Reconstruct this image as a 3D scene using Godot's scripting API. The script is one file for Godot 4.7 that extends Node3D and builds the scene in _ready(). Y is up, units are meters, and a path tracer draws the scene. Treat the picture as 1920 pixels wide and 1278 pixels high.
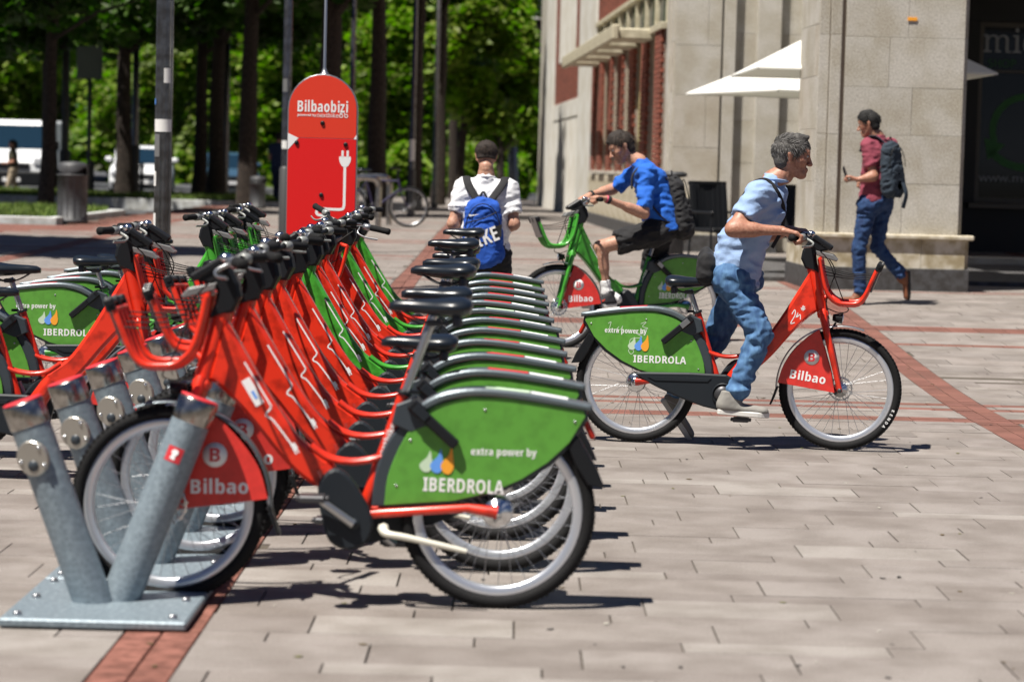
extends Node3D
# A plaza with rows of docked share bikes, riders, a stone building and rows of street trees.

var names := {}
var mats := {}
var texs := {}
var rng := RandomNumberGenerator.new()

func _ready():
	# camera, sky, sun, exposure
	var cam = Camera3D.new()
	cam.name = "camera"
	cam.position = Vector3(0, 1.51, 0)
	cam.rotation_degrees = Vector3(-4.15, 0, 1.46)
	cam.keep_aspect = Camera3D.KEEP_HEIGHT
	cam.fov = 16.06
	cam.near = 0.5
	cam.far = 900.0
	var lens = CameraAttributesPhysical.new()
	lens.frustum_focal_length = 85.06
	lens.frustum_focus_distance = 13.2
	lens.frustum_near = 0.5
	lens.frustum_far = 900.0
	lens.exposure_aperture = 2.9
	cam.attributes = lens
	add_child(cam)
	var env = Environment.new()
	env.background_mode = Environment.BG_SKY
	env.tonemap_mode = Environment.TONE_MAPPER_LINEAR
	env.tonemap_exposure = 1.70
	env.sdfgi_enabled = true
	env.ssao_enabled = true
	env.ssil_enabled = true
	var sm = ProceduralSkyMaterial.new()
	sm.sky_top_color = Color(0.25, 0.45, 0.80)
	sm.sky_horizon_color = Color(0.72, 0.82, 0.93)
	sm.sky_curve = 0.12
	sm.ground_bottom_color = Color(0.35, 0.33, 0.30)
	sm.ground_horizon_color = Color(0.6, 0.62, 0.62)
	sm.sky_energy_multiplier = 0.42
	var cover = NoiseTexture2D.new()
	cover.width = 1024
	cover.height = 512
	cover.seamless = true
	var fn = FastNoiseLite.new()
	fn.seed = 12
	fn.frequency = 0.006
	fn.fractal_octaves = 5
	cover.noise = fn
	var ramp = Gradient.new()
	ramp.offsets = PackedFloat32Array([0.0, 0.55, 0.8, 1.0])
	ramp.colors = PackedColorArray([Color(0, 0, 0, 0), Color(0, 0, 0, 0), Color(1, 1, 1, 0.5), Color(1, 1, 1, 0.8)])
	cover.color_ramp = ramp
	sm.sky_cover = cover
	sm.sky_cover_modulate = Color(1, 1, 1, 0.6)
	var sky = Sky.new()
	sky.sky_material = sm
	env.sky = sky
	var we = WorldEnvironment.new()
	we.name = "world_environment"
	we.environment = env
	add_child(we)
	var sun = DirectionalLight3D.new()
	sun.name = "sun"
	sun.light_energy = 1.6
	sun.light_color = Color(1.0, 0.975, 0.935)
	sun.light_angular_distance = 0.5
	sun.shadow_enabled = true
	sun.look_at_from_position(Vector3(-0.34, 1.0, 0.32), Vector3.ZERO, Vector3.FORWARD)
	add_child(sun)
	rng.seed = 7
	make_materials()
	build_ground()
	build_building()
	build_trees()
	build_docks()
	build_bikes()
	build_street()
	build_vehicles()
	build_people()

# ---------------------------------------------------------------- naming
func numbered(n: String) -> String:
	var k: int = names.get(n, 0)
	names[n] = k + 1
	return n if k == 0 else "%s_%03d" % [n, k]

func tag(o: Node, label: String, category: String, group := "") -> Node:
	o.set_meta("label", label)
	o.set_meta("category", category)
	if group != "":
		o.set_meta("group", group)
	return o

func thing(called: String, label: String, category: String, at := Vector3.ZERO, turn := 0.0, group := "") -> Node3D:
	var o = Node3D.new()
	o.name = numbered(called)
	o.position = at
	o.rotation.y = turn
	tag(o, label, category, group)
	add_child(o)
	return o

func part(called: String, mesh: Mesh, mat: Material, parent: Node, xf := Transform3D.IDENTITY) -> MeshInstance3D:
	var m = MeshInstance3D.new()
	m.name = called
	m.mesh = mesh
	m.material_override = mat
	m.transform = xf
	parent.add_child(m, true)
	return m

func struct(called: String, mesh: Mesh, mat: Material) -> MeshInstance3D:
	var m = MeshInstance3D.new()
	m.name = numbered(called)
	m.mesh = mesh
	m.material_override = mat
	m.set_meta("kind", "structure")
	add_child(m)
	return m

func again(o: Node3D, label: String, at: Vector3, turn: float) -> Node3D:
	var c = o.duplicate()
	var base: String = o.get_meta("base_name") if o.has_meta("base_name") else str(o.name)
	c.name = numbered(base)
	add_child(c)
	c.position = at
	c.rotation.y = turn
	c.set_meta("label", label)
	return c

# ---------------------------------------------------------------- textures and materials
func lin(r: float, g: float, b: float) -> Color:
	return Color(r, g, b).linear_to_srgb()

func noise_tex(key: String, sd: int, freq: float, oct: int, c0: Color, c1: Color, lo := 0.2, hi := 0.8, size := 512, kind := FastNoiseLite.TYPE_SIMPLEX_SMOOTH) -> NoiseTexture2D:
	if texs.has(key):
		return texs[key]
	var t = NoiseTexture2D.new()
	t.width = size
	t.height = size
	t.seamless = true
	t.generate_mipmaps = false
	var n = FastNoiseLite.new()
	n.noise_type = kind
	n.seed = sd
	n.frequency = freq
	n.fractal_octaves = oct
	t.noise = n
	var g = Gradient.new()
	g.offsets = PackedFloat32Array([lo, hi])
	g.colors = PackedColorArray([c0, c1])
	t.color_ramp = g
	texs[key] = t
	return t

func mat(key: String, c: Color, rough := 0.5, metal := 0.0) -> StandardMaterial3D:
	if mats.has(key):
		return mats[key]
	var m = StandardMaterial3D.new()
	m.resource_name = key
	m.albedo_color = c
	m.roughness = rough
	m.metallic = metal
	mats[key] = m
	return m

func tri(m: StandardMaterial3D, tex: Texture2D, scale: float, world := false) -> StandardMaterial3D:
	m.albedo_texture = tex
	m.uv1_triplanar = true
	m.uv1_world_triplanar = world
	m.uv1_scale = Vector3.ONE * scale
	return m

func wide(m: StandardMaterial3D, tex: Texture2D, scale: float) -> StandardMaterial3D:
	m.detail_enabled = true
	m.detail_albedo = tex
	m.detail_blend_mode = BaseMaterial3D.BLEND_MODE_MUL
	m.detail_uv_layer = BaseMaterial3D.DETAIL_UV_2
	m.uv2_triplanar = true
	m.uv2_world_triplanar = true
	m.uv2_scale = Vector3.ONE * scale
	return m

func bump(m: StandardMaterial3D, tex: Texture2D, cm: float) -> StandardMaterial3D:
	m.heightmap_enabled = true
	m.heightmap_texture = tex
	m.heightmap_scale = cm
	return m

func make_materials():
	var W = Color.WHITE
	var speck = noise_tex("speck", 3, 0.22, 3, Color(0.70, 0.69, 0.68), W, 0.28, 0.70)
	var blotch = noise_tex("blotch", 5, 0.012, 5, Color(0.84, 0.83, 0.81), W, 0.2, 0.8)
	var dirt = noise_tex("dirt", 9, 0.02, 6, Color(0.76, 0.73, 0.70), W, 0.2, 0.75)
	var rough_h = noise_tex("rough_h", 21, 0.06, 4, Color.BLACK, W, 0.2, 0.8)
	var weave = noise_tex("weave", 31, 0.12, 4, Color(0.90, 0.90, 0.90), W, 0.2, 0.8)
	var bark = noise_tex("bark", 41, 0.03, 5, Color(0.35, 0.33, 0.31), W, 0.3, 0.7)
	# paints
	var paint_wear = noise_tex("paint_wear", 51, 0.010, 6, Color(0.76, 0.74, 0.72), W, 0.18, 0.52)
	var fine = noise_tex("fine", 61, 0.05, 4, Color(0.25, 0.25, 0.25), Color(0.62, 0.62, 0.62), 0.2, 0.8)
	for a in [["red_paint", lin(0.72, 0.032, 0.010)], ["green_paint", lin(0.055, 0.33, 0.030)], ["green_panel", lin(0.098, 0.315, 0.036)], ["red_panel", lin(0.66, 0.030, 0.022)]]:
		var m = mat(a[0], a[1], 0.34)
		tri(m, paint_wear, 1.5)
		m.clearcoat_enabled = true
		m.clearcoat = 0.35
		m.clearcoat_roughness = 0.18
	mats.green_panel.roughness = 0.5
	for k in ["green_panel", "red_panel"]:
		mats[k].albedo_texture = noise_tex("panel_wear", 53, 0.02, 6, Color(0.93, 0.93, 0.92), W, 0.12, 0.6)
	mats.red_panel.roughness = 0.5
	mat("sign_red", lin(0.70, 0.012, 0.012), 0.4)
	mat("sign_orange", lin(0.70, 0.045, 0.02), 0.4)
	mat("white_print", lin(0.82, 0.82, 0.82), 0.5)
	mat("red_print", lin(0.55, 0.03, 0.04), 0.5)
	mat("blue_print", lin(0.12, 0.32, 0.80), 0.5)
	mat("orange_print", lin(0.86, 0.36, 0.03), 0.5)
	mat("pale_print", lin(0.52, 0.66, 0.48), 0.5)
	mat("yellow_print", lin(0.8, 0.55, 0.05), 0.5)
	mat("dark_shell", lin(0.035, 0.045, 0.055), 0.42)
	mat("fender_grey", lin(0.15, 0.18, 0.20), 0.30, 0.55)
	mat("black_plastic", lin(0.012, 0.013, 0.015), 0.38)
	mat("black_cover", lin(0.016, 0.020, 0.025), 0.45)
	mat("saddle_vinyl", lin(0.010, 0.014, 0.020), 0.30)
	mats.saddle_vinyl.clearcoat_enabled = true
	mats.saddle_vinyl.clearcoat = 0.4
	mats.saddle_vinyl.clearcoat_roughness = 0.25
	bump(tri(mat("rubber", lin(0.016, 0.016, 0.017), 0.8), noise_tex("rubber_t", 71, 0.1, 2, Color(0.6, 0.6, 0.6), W), 4.0), rough_h, 0.1)
	mat("rim_alloy", lin(0.66, 0.69, 0.74), 0.30, 0.75)
	mat("chrome", lin(0.72, 0.74, 0.76), 0.16, 1.0)
	mat("steel", lin(0.46, 0.47, 0.48), 0.32, 0.9)
	mat("spoke_steel", lin(0.42, 0.43, 0.45), 0.35, 0.8)
	mat("dark_steel", lin(0.07, 0.07, 0.075), 0.45, 0.6)
	mat("cable_black", lin(0.01, 0.01, 0.01), 0.5)
	mat("plate_grey", lin(0.20, 0.20, 0.20), 0.32, 0.3)
	mat("grip_grey", lin(0.25, 0.26, 0.25), 0.4, 0.2)
	var lens = mat("lamp_lens", Color(0.95, 0.97, 1.0), 0.1)
	lens.metallic = 0.3
	mat("tail_red", lin(0.35, 0.02, 0.01), 0.2)
	mat("cream_lever", lin(0.75, 0.73, 0.62), 0.3, 0.2)
	for k in ["black_plastic", "black_cover", "rubber", "cable_black", "saddle_vinyl"]:
		mats[k].metallic_specular = 0.34
	# galvanised docks
	var galv = mat("galvanised", lin(0.27, 0.33, 0.37), 0.52, 0.3)
	tri(galv, noise_tex("galv", 81, 0.05, 4, Color(0.80, 0.81, 0.82), W, 0.2, 0.8, 512, FastNoiseLite.TYPE_CELLULAR), 2.0)
	bump(galv, noise_tex("galv_h", 82, 0.05, 4, Color.BLACK, W), 0.05)
	var band = mat("brushed_steel", lin(0.55, 0.53, 0.50), 0.24, 1.0)
	tri(band, noise_tex("brush", 83, 0.02, 4, Color(0.7, 0.7, 0.7), W), 2.0)
	mat("dock_plate", lin(0.42, 0.40, 0.36), 0.35, 0.7)
	# paving
	var grime = noise_tex("grime", 131, 0.012, 6, Color(0.88, 0.87, 0.86), W, 0.15, 0.7)
	var shades = [lin(0.315, 0.284, 0.263), lin(0.298, 0.266, 0.245), lin(0.330, 0.299, 0.279), lin(0.278, 0.247, 0.228), lin(0.375, 0.347, 0.323), lin(0.308, 0.276, 0.255)]
	for i in 6:
		var m = mat("paving_%d" % i, shades[i], 0.86)
		tri(m, speck, 1.5 + 0.06 * i, true)
		m.uv1_offset = Vector3(i * 0.37, 0, i * 0.61)
		wide(bump(m, rough_h, 0.06), grime, 0.42)
	var pr = mat("paving_rest", Color.WHITE, 0.88)
	pr.vertex_color_use_as_albedo = true
	tri(pr, speck, 2.2, true)
	wide(pr, grime, 0.42)
	tri(mat("joint", lin(0.11, 0.092, 0.072), 0.95), speck, 3.0, true)
	var br = mat("red_brick_paver", lin(0.26, 0.105, 0.078), 0.85)
	tri(br, dirt, 1.2, true)
	wide(bump(br, rough_h, 0.1), grime, 0.5)
	tri(mat("asphalt", lin(0.10, 0.105, 0.115), 0.85), speck, 3.0, true)
	mat("road_white", lin(0.7, 0.7, 0.7), 0.7)
	tri(mat("kerb_stone", lin(0.58, 0.60, 0.60), 0.8), blotch, 0.8, true)
	tri(mat("soil", lin(0.06, 0.065, 0.03), 0.95), dirt, 1.0, true)
	# stone and brick
	var st = [lin(0.63, 0.605, 0.54), lin(0.655, 0.63, 0.57), lin(0.61, 0.585, 0.525), lin(0.64, 0.60, 0.53)]
	var stain = noise_tex("stain", 91, 0.005, 6, Color(0.92, 0.905, 0.87), W, 0.15, 0.75)
	for i in 4:
		var m = mat("stone_%d" % i, st[i], 0.85)
		tri(m, stain, 0.7, true)
		m.uv1_offset = Vector3(i * 0.31, i * 0.17, i * 0.53)
		wide(m, noise_tex("speck", 3, 0.22, 3, W, W), 0.6)
	var ps = mat("plinth_stone", lin(0.56, 0.52, 0.43), 0.85)
	tri(ps, noise_tex("plinth_t", 92, 0.01, 6, Color(0.74, 0.70, 0.60), W, 0.15, 0.75), 0.9, true)
	tri(mat("skirting_stone", lin(0.065, 0.065, 0.068), 0.8), dirt, 1.0, true)
	var bk = mat("wall_brick", Color.WHITE, 0.85)
	bk.vertex_color_use_as_albedo = true
	tri(bk, dirt, 1.2, true)
	tri(mat("mortar", lin(0.40, 0.33, 0.27), 0.9), speck, 2.0, true)
	tri(mat("cream_frame", lin(0.55, 0.51, 0.38), 0.7), blotch, 0.8, true)
	tri(mat("yellow_frame", lin(0.50, 0.46, 0.22), 0.6), blotch, 0.8, true)
	tri(mat("roughcast", lin(0.64, 0.63, 0.59), 0.9), stain, 0.5, true)
	var gl = mat("dark_glass", lin(0.006, 0.007, 0.008), 0.06)
	gl.metallic_specular = 0.4
	mat("window_glass", lin(0.03, 0.035, 0.035), 0.08)
	mat("shop_frame", lin(0.10, 0.09, 0.075), 0.5, 0.3)
	mat("shop_letter", lin(0.32, 0.34, 0.36), 0.5)
	mat("black_stone", lin(0.012, 0.012, 0.013), 0.6)
	tri(mat("porch_floor", lin(0.09, 0.09, 0.095), 0.7), dirt, 0.7, true)
	mat("green_print", lin(0.012, 0.12, 0.012), 0.5)
	var cloth = mat("parasol_cloth", lin(0.80, 0.80, 0.76), 0.8)
	cloth.backlight_enabled = true
	cloth.backlight = Color(0.45, 0.45, 0.40)
	# trees
	var bm = mat("bark", lin(0.075, 0.055, 0.042), 0.95)
	tri(bm, bark, 1.2)
	bm.uv1_scale = Vector3(3.5, 0.7, 3.5)
	bump(bm, bark, 2.5)
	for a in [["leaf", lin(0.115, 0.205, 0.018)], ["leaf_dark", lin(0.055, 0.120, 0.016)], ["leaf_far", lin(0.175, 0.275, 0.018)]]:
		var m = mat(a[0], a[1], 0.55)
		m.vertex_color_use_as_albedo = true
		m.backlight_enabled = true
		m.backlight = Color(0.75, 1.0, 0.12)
	var gr = mat("grass_blade", lin(0.10, 0.17, 0.022), 0.7)
	gr.vertex_color_use_as_albedo = true
	gr.backlight_enabled = true
	gr.backlight = Color(0.35, 0.5, 0.08)
	# vehicles and street things
	var wp = mat("white_car", lin(0.74, 0.76, 0.78), 0.3)
	wp.clearcoat_enabled = true
	mat("blue_car", lin(0.03, 0.07, 0.12), 0.3)
	mat("silver_car", lin(0.4, 0.42, 0.44), 0.3, 0.5)
	mat("car_glass", lin(0.008, 0.022, 0.040), 0.12).metallic_specular = 0.16
	mat("headlight_glass", lin(0.6, 0.62, 0.65), 0.12, 0.3)
	tri(mat("bin_metal", lin(0.075, 0.078, 0.085), 0.55, 0.3), blotch, 1.2)
	tri(mat("pole_steel", lin(0.20, 0.20, 0.205), 0.22, 0.85), dirt, 0.8)
	mat("pole_dark", lin(0.05, 0.05, 0.05), 0.5)
	mat("paper", lin(0.7, 0.7, 0.68), 0.8)
	mat("sign_back", lin(0.12, 0.14, 0.12), 0.6)
	# people
	var folds = noise_tex("folds", 141, 0.006, 2, Color.BLACK, W, 0.0, 1.0)
	((folds as NoiseTexture2D).noise as FastNoiseLite).fractal_type = FastNoiseLite.FRACTAL_RIDGED
	for a in [["skin_fair", lin(0.50, 0.285, 0.20)], ["skin_tan", lin(0.42, 0.215, 0.145)]]:
		var m = mat(a[0], a[1], 0.5)
		tri(m, noise_tex("skin_t", 101, 0.03, 4, Color(0.88, 0.82, 0.80), W, 0.3, 0.7), 3.0)
		m.subsurf_scatter_enabled = true
		m.subsurf_scatter_strength = 0.12
	for a in [["polo_blue", lin(0.29, 0.42, 0.66), 40.0], ["shirt_blue", lin(0.012, 0.13, 0.60), 40.0], ["shirt_white", lin(0.80, 0.81, 0.84), 40.0], ["shirt_maroon", lin(0.26, 0.045, 0.075), 40.0], ["shorts_black", lin(0.010, 0.010, 0.012), 40.0], ["bag_black", lin(0.012, 0.012, 0.014), 20.0], ["bag_blue", lin(0.010, 0.085, 0.46), 20.0], ["bag_slate", lin(0.020, 0.034, 0.052), 20.0], ["sock_white", lin(0.8, 0.8, 0.8), 40.0], ["dress_olive", lin(0.06, 0.055, 0.03), 20.0], ["trousers_tan", lin(0.42, 0.34, 0.24), 20.0], ["coat_navy", lin(0.015, 0.03, 0.09), 20.0]]:
		var m = mat(a[0], a[1], 0.85)
		tri(m, weave, 2.5)
		m.rim_enabled = true
		m.rim = 0.15
		bump(m, folds, 0.5)
	var dn = noise_tex("denim", 111, 0.018, 6, Color(0.52, 0.60, 0.72), W, 0.15, 0.85)
	bump(tri(mat("denim_light", lin(0.105, 0.225, 0.39), 0.85), dn, 2.4), folds, 0.35).uv1_scale = Vector3(2.6, 1.0, 2.6)
	bump(tri(mat("denim_dark", lin(0.018, 0.060, 0.16), 0.85), dn, 2.0), folds, 0.3).uv1_scale = Vector3(2.4, 1.0, 2.4)
	var hs = noise_tex("hair_grey_t", 121, 0.05, 4, Color(0.45, 0.44, 0.43), Color(1.0, 1.0, 1.0), 0.30, 0.75)
	tri(mat("hair_grey", lin(0.125, 0.118, 0.112), 0.7), hs, 6.0).uv1_scale = Vector3(14, 2.5, 14)
	tri(mat("hair_dark", lin(0.034, 0.022, 0.016), 0.8), hs, 6.0).uv1_scale = Vector3(14, 2.5, 14)
	tri(mat("hair_black", lin(0.010, 0.009, 0.009), 0.8), hs, 6.0)
	mat("hair_brown", lin(0.06, 0.038, 0.026), 0.8)
	mat("eye_white", lin(0.45, 0.42, 0.40), 0.3)
	mat("hair_silver", lin(0.21, 0.205, 0.20), 0.7)
	mat("eye_dark", lin(0.02, 0.015, 0.012), 0.2)
	mat("lip", lin(0.36, 0.14, 0.11), 0.5)
	tri(mat("shoe_grey", lin(0.26, 0.25, 0.23), 0.85), weave, 4.0)
	mat("shoe_black", lin(0.014, 0.014, 0.018), 0.7)
	mat("shoe_brown", lin(0.18, 0.06, 0.025), 0.6)
	mat("sole_white", lin(0.62, 0.61, 0.58), 0.7)
	mat("sole_dark", lin(0.02, 0.02, 0.02), 0.7)
	mat("swoosh_red", lin(0.75, 0.08, 0.05), 0.5)

# ---------------------------------------------------------------- mesh building
class MB:
	var st := SurfaceTool.new()
	func _init():
		st.begin(Mesh.PRIMITIVE_TRIANGLES)
		st.set_smooth_group(-1)
	func smooth(g: int):
		st.set_smooth_group(g)
	func color(c: Color):
		st.set_color(c)
	func t(a: Vector3, b: Vector3, c: Vector3):
		st.add_vertex(a)
		st.add_vertex(b)
		st.add_vertex(c)
	func q(a: Vector3, b: Vector3, c: Vector3, d: Vector3):
		t(a, b, c)
		t(a, c, d)
	func done() -> ArrayMesh:
		st.generate_normals()
		st.index()
		return st.commit()
	# box between corners in a frame
	func box(c: Vector3, s: Vector3, b := Basis.IDENTITY):
		var h = s * 0.5
		var p = []
		for i in 8:
			p.append(c + b * Vector3(h.x * (1 if i & 1 else -1), h.y * (1 if i & 2 else -1), h.z * (1 if i & 4 else -1)))
		q(p[0], p[1], p[3], p[2])
		q(p[5], p[4], p[6], p[7])
		q(p[4], p[0], p[2], p[6])
		q(p[1], p[5], p[7], p[3])
		q(p[2], p[3], p[7], p[6])
		q(p[4], p[5], p[1], p[0])
	# box with chamfered edges
	func cbox(c: Vector3, s: Vector3, e: float, b := Basis.IDENTITY):
		var h = s * 0.5
		var g = {}
		for i in 8:
			var sg = Vector3(1 if i & 1 else -1, 1 if i & 2 else -1, 1 if i & 4 else -1)
			for ax in 3:
				var v = Vector3(sg.x * (h.x - e), sg.y * (h.y - e), sg.z * (h.z - e))
				v[ax] = sg[ax] * h[ax]
				g[i * 3 + ax] = c + b * v
		var faces = [[0, [1, 3, 7, 5]], [0, [0, 4, 6, 2]], [1, [2, 6, 7, 3]], [1, [0, 1, 5, 4]], [2, [4, 5, 7, 6]], [2, [0, 2, 3, 1]]]
		for f in faces:
			var w = f[1]
			q(g[w[3] * 3 + f[0]], g[w[2] * 3 + f[0]], g[w[1] * 3 + f[0]], g[w[0] * 3 + f[0]])
		for ed in [[0, 1, 1, 2], [2, 3, 2, 1], [4, 5, 2, 1], [6, 7, 1, 2], [0, 2, 2, 0], [1, 3, 0, 2], [4, 6, 0, 2], [5, 7, 2, 0], [0, 4, 0, 1], [1, 5, 1, 0], [2, 6, 1, 0], [3, 7, 0, 1]]:
			q(g[ed[0] * 3 + ed[2]], g[ed[1] * 3 + ed[2]], g[ed[1] * 3 + ed[3]], g[ed[0] * 3 + ed[3]])
		for i in 8:
			t(g[i * 3], g[i * 3 + 1], g[i * 3 + 2])
	# tube along points; r a number or an array; squash scales the second axis of the section
	func tube(pts: Array, r, n := 8, squash := 1.0, up := Vector3.UP, caps := true, grp := 1):
		var rings = []
		var prev = Vector3.ZERO
		for i in pts.size():
			var dir: Vector3
			if i == 0:
				dir = pts[1] - pts[0]
			elif i == pts.size() - 1:
				dir = pts[i] - pts[i - 1]
			else:
				dir = (pts[i + 1] - pts[i]).normalized() + (pts[i] - pts[i - 1]).normalized()
			dir = dir.normalized()
			var u: Vector3
			if i == 0:
				u = up - dir * up.dot(dir)
				if u.length() < 0.05:
					u = Vector3(1, 0, 0.01) - dir * dir.x
			else:
				u = prev - dir * prev.dot(dir)
			u = u.normalized()
			prev = u
			var v = dir.cross(u)
			var rr: float = r[i] if r is Array else r
			var ring = []
			for k in n:
				var a = TAU * k / n
				ring.append(pts[i] + u * cos(a) * rr + v * sin(a) * rr * squash)
			rings.append(ring)
		smooth(grp)
		for i in pts.size() - 1:
			for k in n:
				var k2 = (k + 1) % n
				q(rings[i][k], rings[i + 1][k], rings[i + 1][k2], rings[i][k2])
		smooth(-1)
		if caps:
			for k in range(1, n - 1):
				t(rings[0][0], rings[0][k], rings[0][k + 1])
				var L = rings[-1]
				t(L[0], L[k + 1], L[k])
	# revolve a profile of (radius, z) round the z axis through c
	func revolve(prof: Array, c: Vector3, a0 := 0.0, a1 := TAU, n := 48, grp := 1, closed := true):
		smooth(grp)
		var m = prof.size()
		for i in n:
			var ca = Vector2.from_angle(a0 + (a1 - a0) * i / n)
			var cb = Vector2.from_angle(a0 + (a1 - a0) * (i + 1) / n)
			for k in (m if closed else m - 1):
				var p: Vector2 = prof[k]
				var w: Vector2 = prof[(k + 1) % m]
				q(c + Vector3(ca.x * p.x, ca.y * p.x, p.y), c + Vector3(cb.x * p.x, cb.y * p.x, p.y), c + Vector3(cb.x * w.x, cb.y * w.x, w.y), c + Vector3(ca.x * w.x, ca.y * w.x, w.y))
		smooth(-1)
	# lathe a profile of (radius, height) round an axis
	func lathe(prof: Array, base: Vector3, axis := Vector3.UP, n := 20, grp := 1):
		var u = axis.cross(Vector3(0.31, 0.2, 0.93)).normalized()
		var v = axis.cross(u)
		smooth(grp)
		for i in n:
			var a = TAU * i / n
			var b = TAU * (i + 1) / n
			var da = u * cos(a) + v * sin(a)
			var db = u * cos(b) + v * sin(b)
			for k in prof.size() - 1:
				var p: Vector2 = prof[k]
				var w: Vector2 = prof[k + 1]
				q(base + axis * p.y + db * p.x, base + axis * p.y + da * p.x, base + axis * w.y + da * w.x, base + axis * w.y + db * w.x)
		smooth(-1)
	# outline in x,y extruded from z0 to z1, with bevel e
	func prism(outline: Array, z0: float, z1: float, e := 0.0, xf := Transform3D.IDENTITY):
		var pts = PackedVector2Array(outline)
		if Geometry2D.is_polygon_clockwise(pts):
			pts.reverse()
		var inner = pts
		if e > 0.0:
			inner = PackedVector2Array()
			for i in pts.size():
				var a = (pts[i] - pts[i - 1]).normalized()
				var b = (pts[(i + 1) % pts.size()] - pts[i]).normalized()
				var nn = Vector2(-a.y - b.y, a.x + b.x).normalized()
				inner.append(pts[i] + nn * e)
		var idx = Geometry2D.triangulate_polygon(inner)
		for i in range(0, idx.size(), 3):
			var a = inner[idx[i]]
			var b = inner[idx[i + 1]]
			var c = inner[idx[i + 2]]
			if (b - a).cross(c - a) < 0:
				var w = b
				b = c
				c = w
			t(xf * Vector3(a.x, a.y, z1), xf * Vector3(c.x, c.y, z1), xf * Vector3(b.x, b.y, z1))
			t(xf * Vector3(a.x, a.y, z0), xf * Vector3(b.x, b.y, z0), xf * Vector3(c.x, c.y, z0))
		for i in pts.size():
			var j = (i + 1) % pts.size()
			var lo = z0 + e
			var hi = z1 - e
			q(xf * Vector3(pts[i].x, pts[i].y, hi), xf * Vector3(pts[j].x, pts[j].y, hi), xf * Vector3(pts[j].x, pts[j].y, lo), xf * Vector3(pts[i].x, pts[i].y, lo))
			if e > 0.0:
				q(xf * Vector3(inner[i].x, inner[i].y, z1), xf * Vector3(inner[j].x, inner[j].y, z1), xf * Vector3(pts[j].x, pts[j].y, hi), xf * Vector3(pts[i].x, pts[i].y, hi))
				q(xf * Vector3(pts[i].x, pts[i].y, lo), xf * Vector3(pts[j].x, pts[j].y, lo), xf * Vector3(inner[j].x, inner[j].y, z0), xf * Vector3(inner[i].x, inner[i].y, z0))
	func ball(c: Vector3, r: Vector3, n := 10, grp := 1):
		smooth(grp)
		for i in n:
			for k in n * 2:
				var p = []
				for w in [[0, 0], [1, 0], [1, 1], [0, 1]]:
					var th = PI * (i + w[0]) / n
					var ph = PI * (k + w[1]) / n
					p.append(c + Vector3(sin(th) * cos(ph) * r.x, cos(th) * r.y, sin(th) * sin(ph) * r.z))
				q(p[3], p[2], p[1], p[0])
		smooth(-1)

# smooth curve through points
func curve(pts: Array, n := 6) -> Array:
	var out = []
	for i in pts.size() - 1:
		var p0: Vector3 = pts[maxi(i - 1, 0)]
		var p3: Vector3 = pts[mini(i + 2, pts.size() - 1)]
		for k in n:
			out.append((pts[i] as Vector3).cubic_interpolate(pts[i + 1], p0, p3, float(k) / n))
	out.append(pts[-1])
	return out

func curve2(pts: Array, n := 5, closed := false) -> Array:
	var out = []
	var m = pts.size()
	for i in (m if closed else m - 1):
		var p0: Vector2 = pts[(i - 1 + m) % m] if closed else pts[maxi(i - 1, 0)]
		var p3: Vector2 = pts[(i + 2) % m] if closed else pts[mini(i + 2, m - 1)]
		for k in n:
			out.append((pts[i] as Vector2).cubic_interpolate(pts[(i + 1) % m], p0, p3, float(k) / n))
	if not closed:
		out.append(pts[-1])
	return out

# flat ribbon of width w along 2D points, lying in the z = z0 plane, thickness th
func ribbon(mb: MB, pts: Array, w: float, z0: float, th: float, xf := Transform3D.IDENTITY):
	var left = []
	var right = []
	for i in pts.size():
		var a: Vector2 = pts[maxi(i - 1, 0)]
		var b: Vector2 = pts[mini(i + 1, pts.size() - 1)]
		var d = (b - a).normalized()
		var nn = Vector2(-d.y, d.x) * w * 0.5
		left.append(pts[i] + nn)
		right.append(pts[i] - nn)
	for i in pts.size() - 1:
		var a0 = xf * Vector3(left[i].x, left[i].y, z0 + th)
		var a1 = xf * Vector3(left[i + 1].x, left[i + 1].y, z0 + th)
		var b1 = xf * Vector3(right[i + 1].x, right[i + 1].y, z0 + th)
		var b0 = xf * Vector3(right[i].x, right[i].y, z0 + th)
		mb.q(a0, a1, b1, b0)

var fonts := {}
func font(bold: bool, serif := false) -> SystemFont:
	var k = str(bold) + str(serif)
	if not fonts.has(k):
		var f = SystemFont.new()
		f.font_names = PackedStringArray(["Droid Serif" if serif else "Droid Sans"])
		f.font_weight = 700 if bold else 400
		fonts[k] = f
	return fonts[k]

var texts := {}
func lettering(text: String, height: float, bold := true, serif := false, depth := 0.0006) -> TextMesh:
	var k = "%s|%f|%s|%s" % [text, height, bold, serif]
	if not texts.has(k):
		var t = TextMesh.new()
		t.text = text
		t.font = font(bold, serif)
		t.font_size = 32
		t.pixel_size = height / 32.0
		t.depth = depth
		t.curve_step = 2.0
		texts[k] = t
	return texts[k]

func H(z: float) -> float:
	return 0.32 * smoothstep(15.0, 25.0, -z) + 0.13 * smoothstep(25.0, 42.0, -z)

# ---------------------------------------------------------------- ground
const BANDS := [[-5.85, -5.58], [-1.21, -0.97], [2.875, 3.125], [7.2, 7.47]]
const CROSS := [15.1, 15.85, 19.6, 20.85, 25.0, 29.4, 30.2, 34.0, 34.8, 38.6, 43.3]

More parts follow.
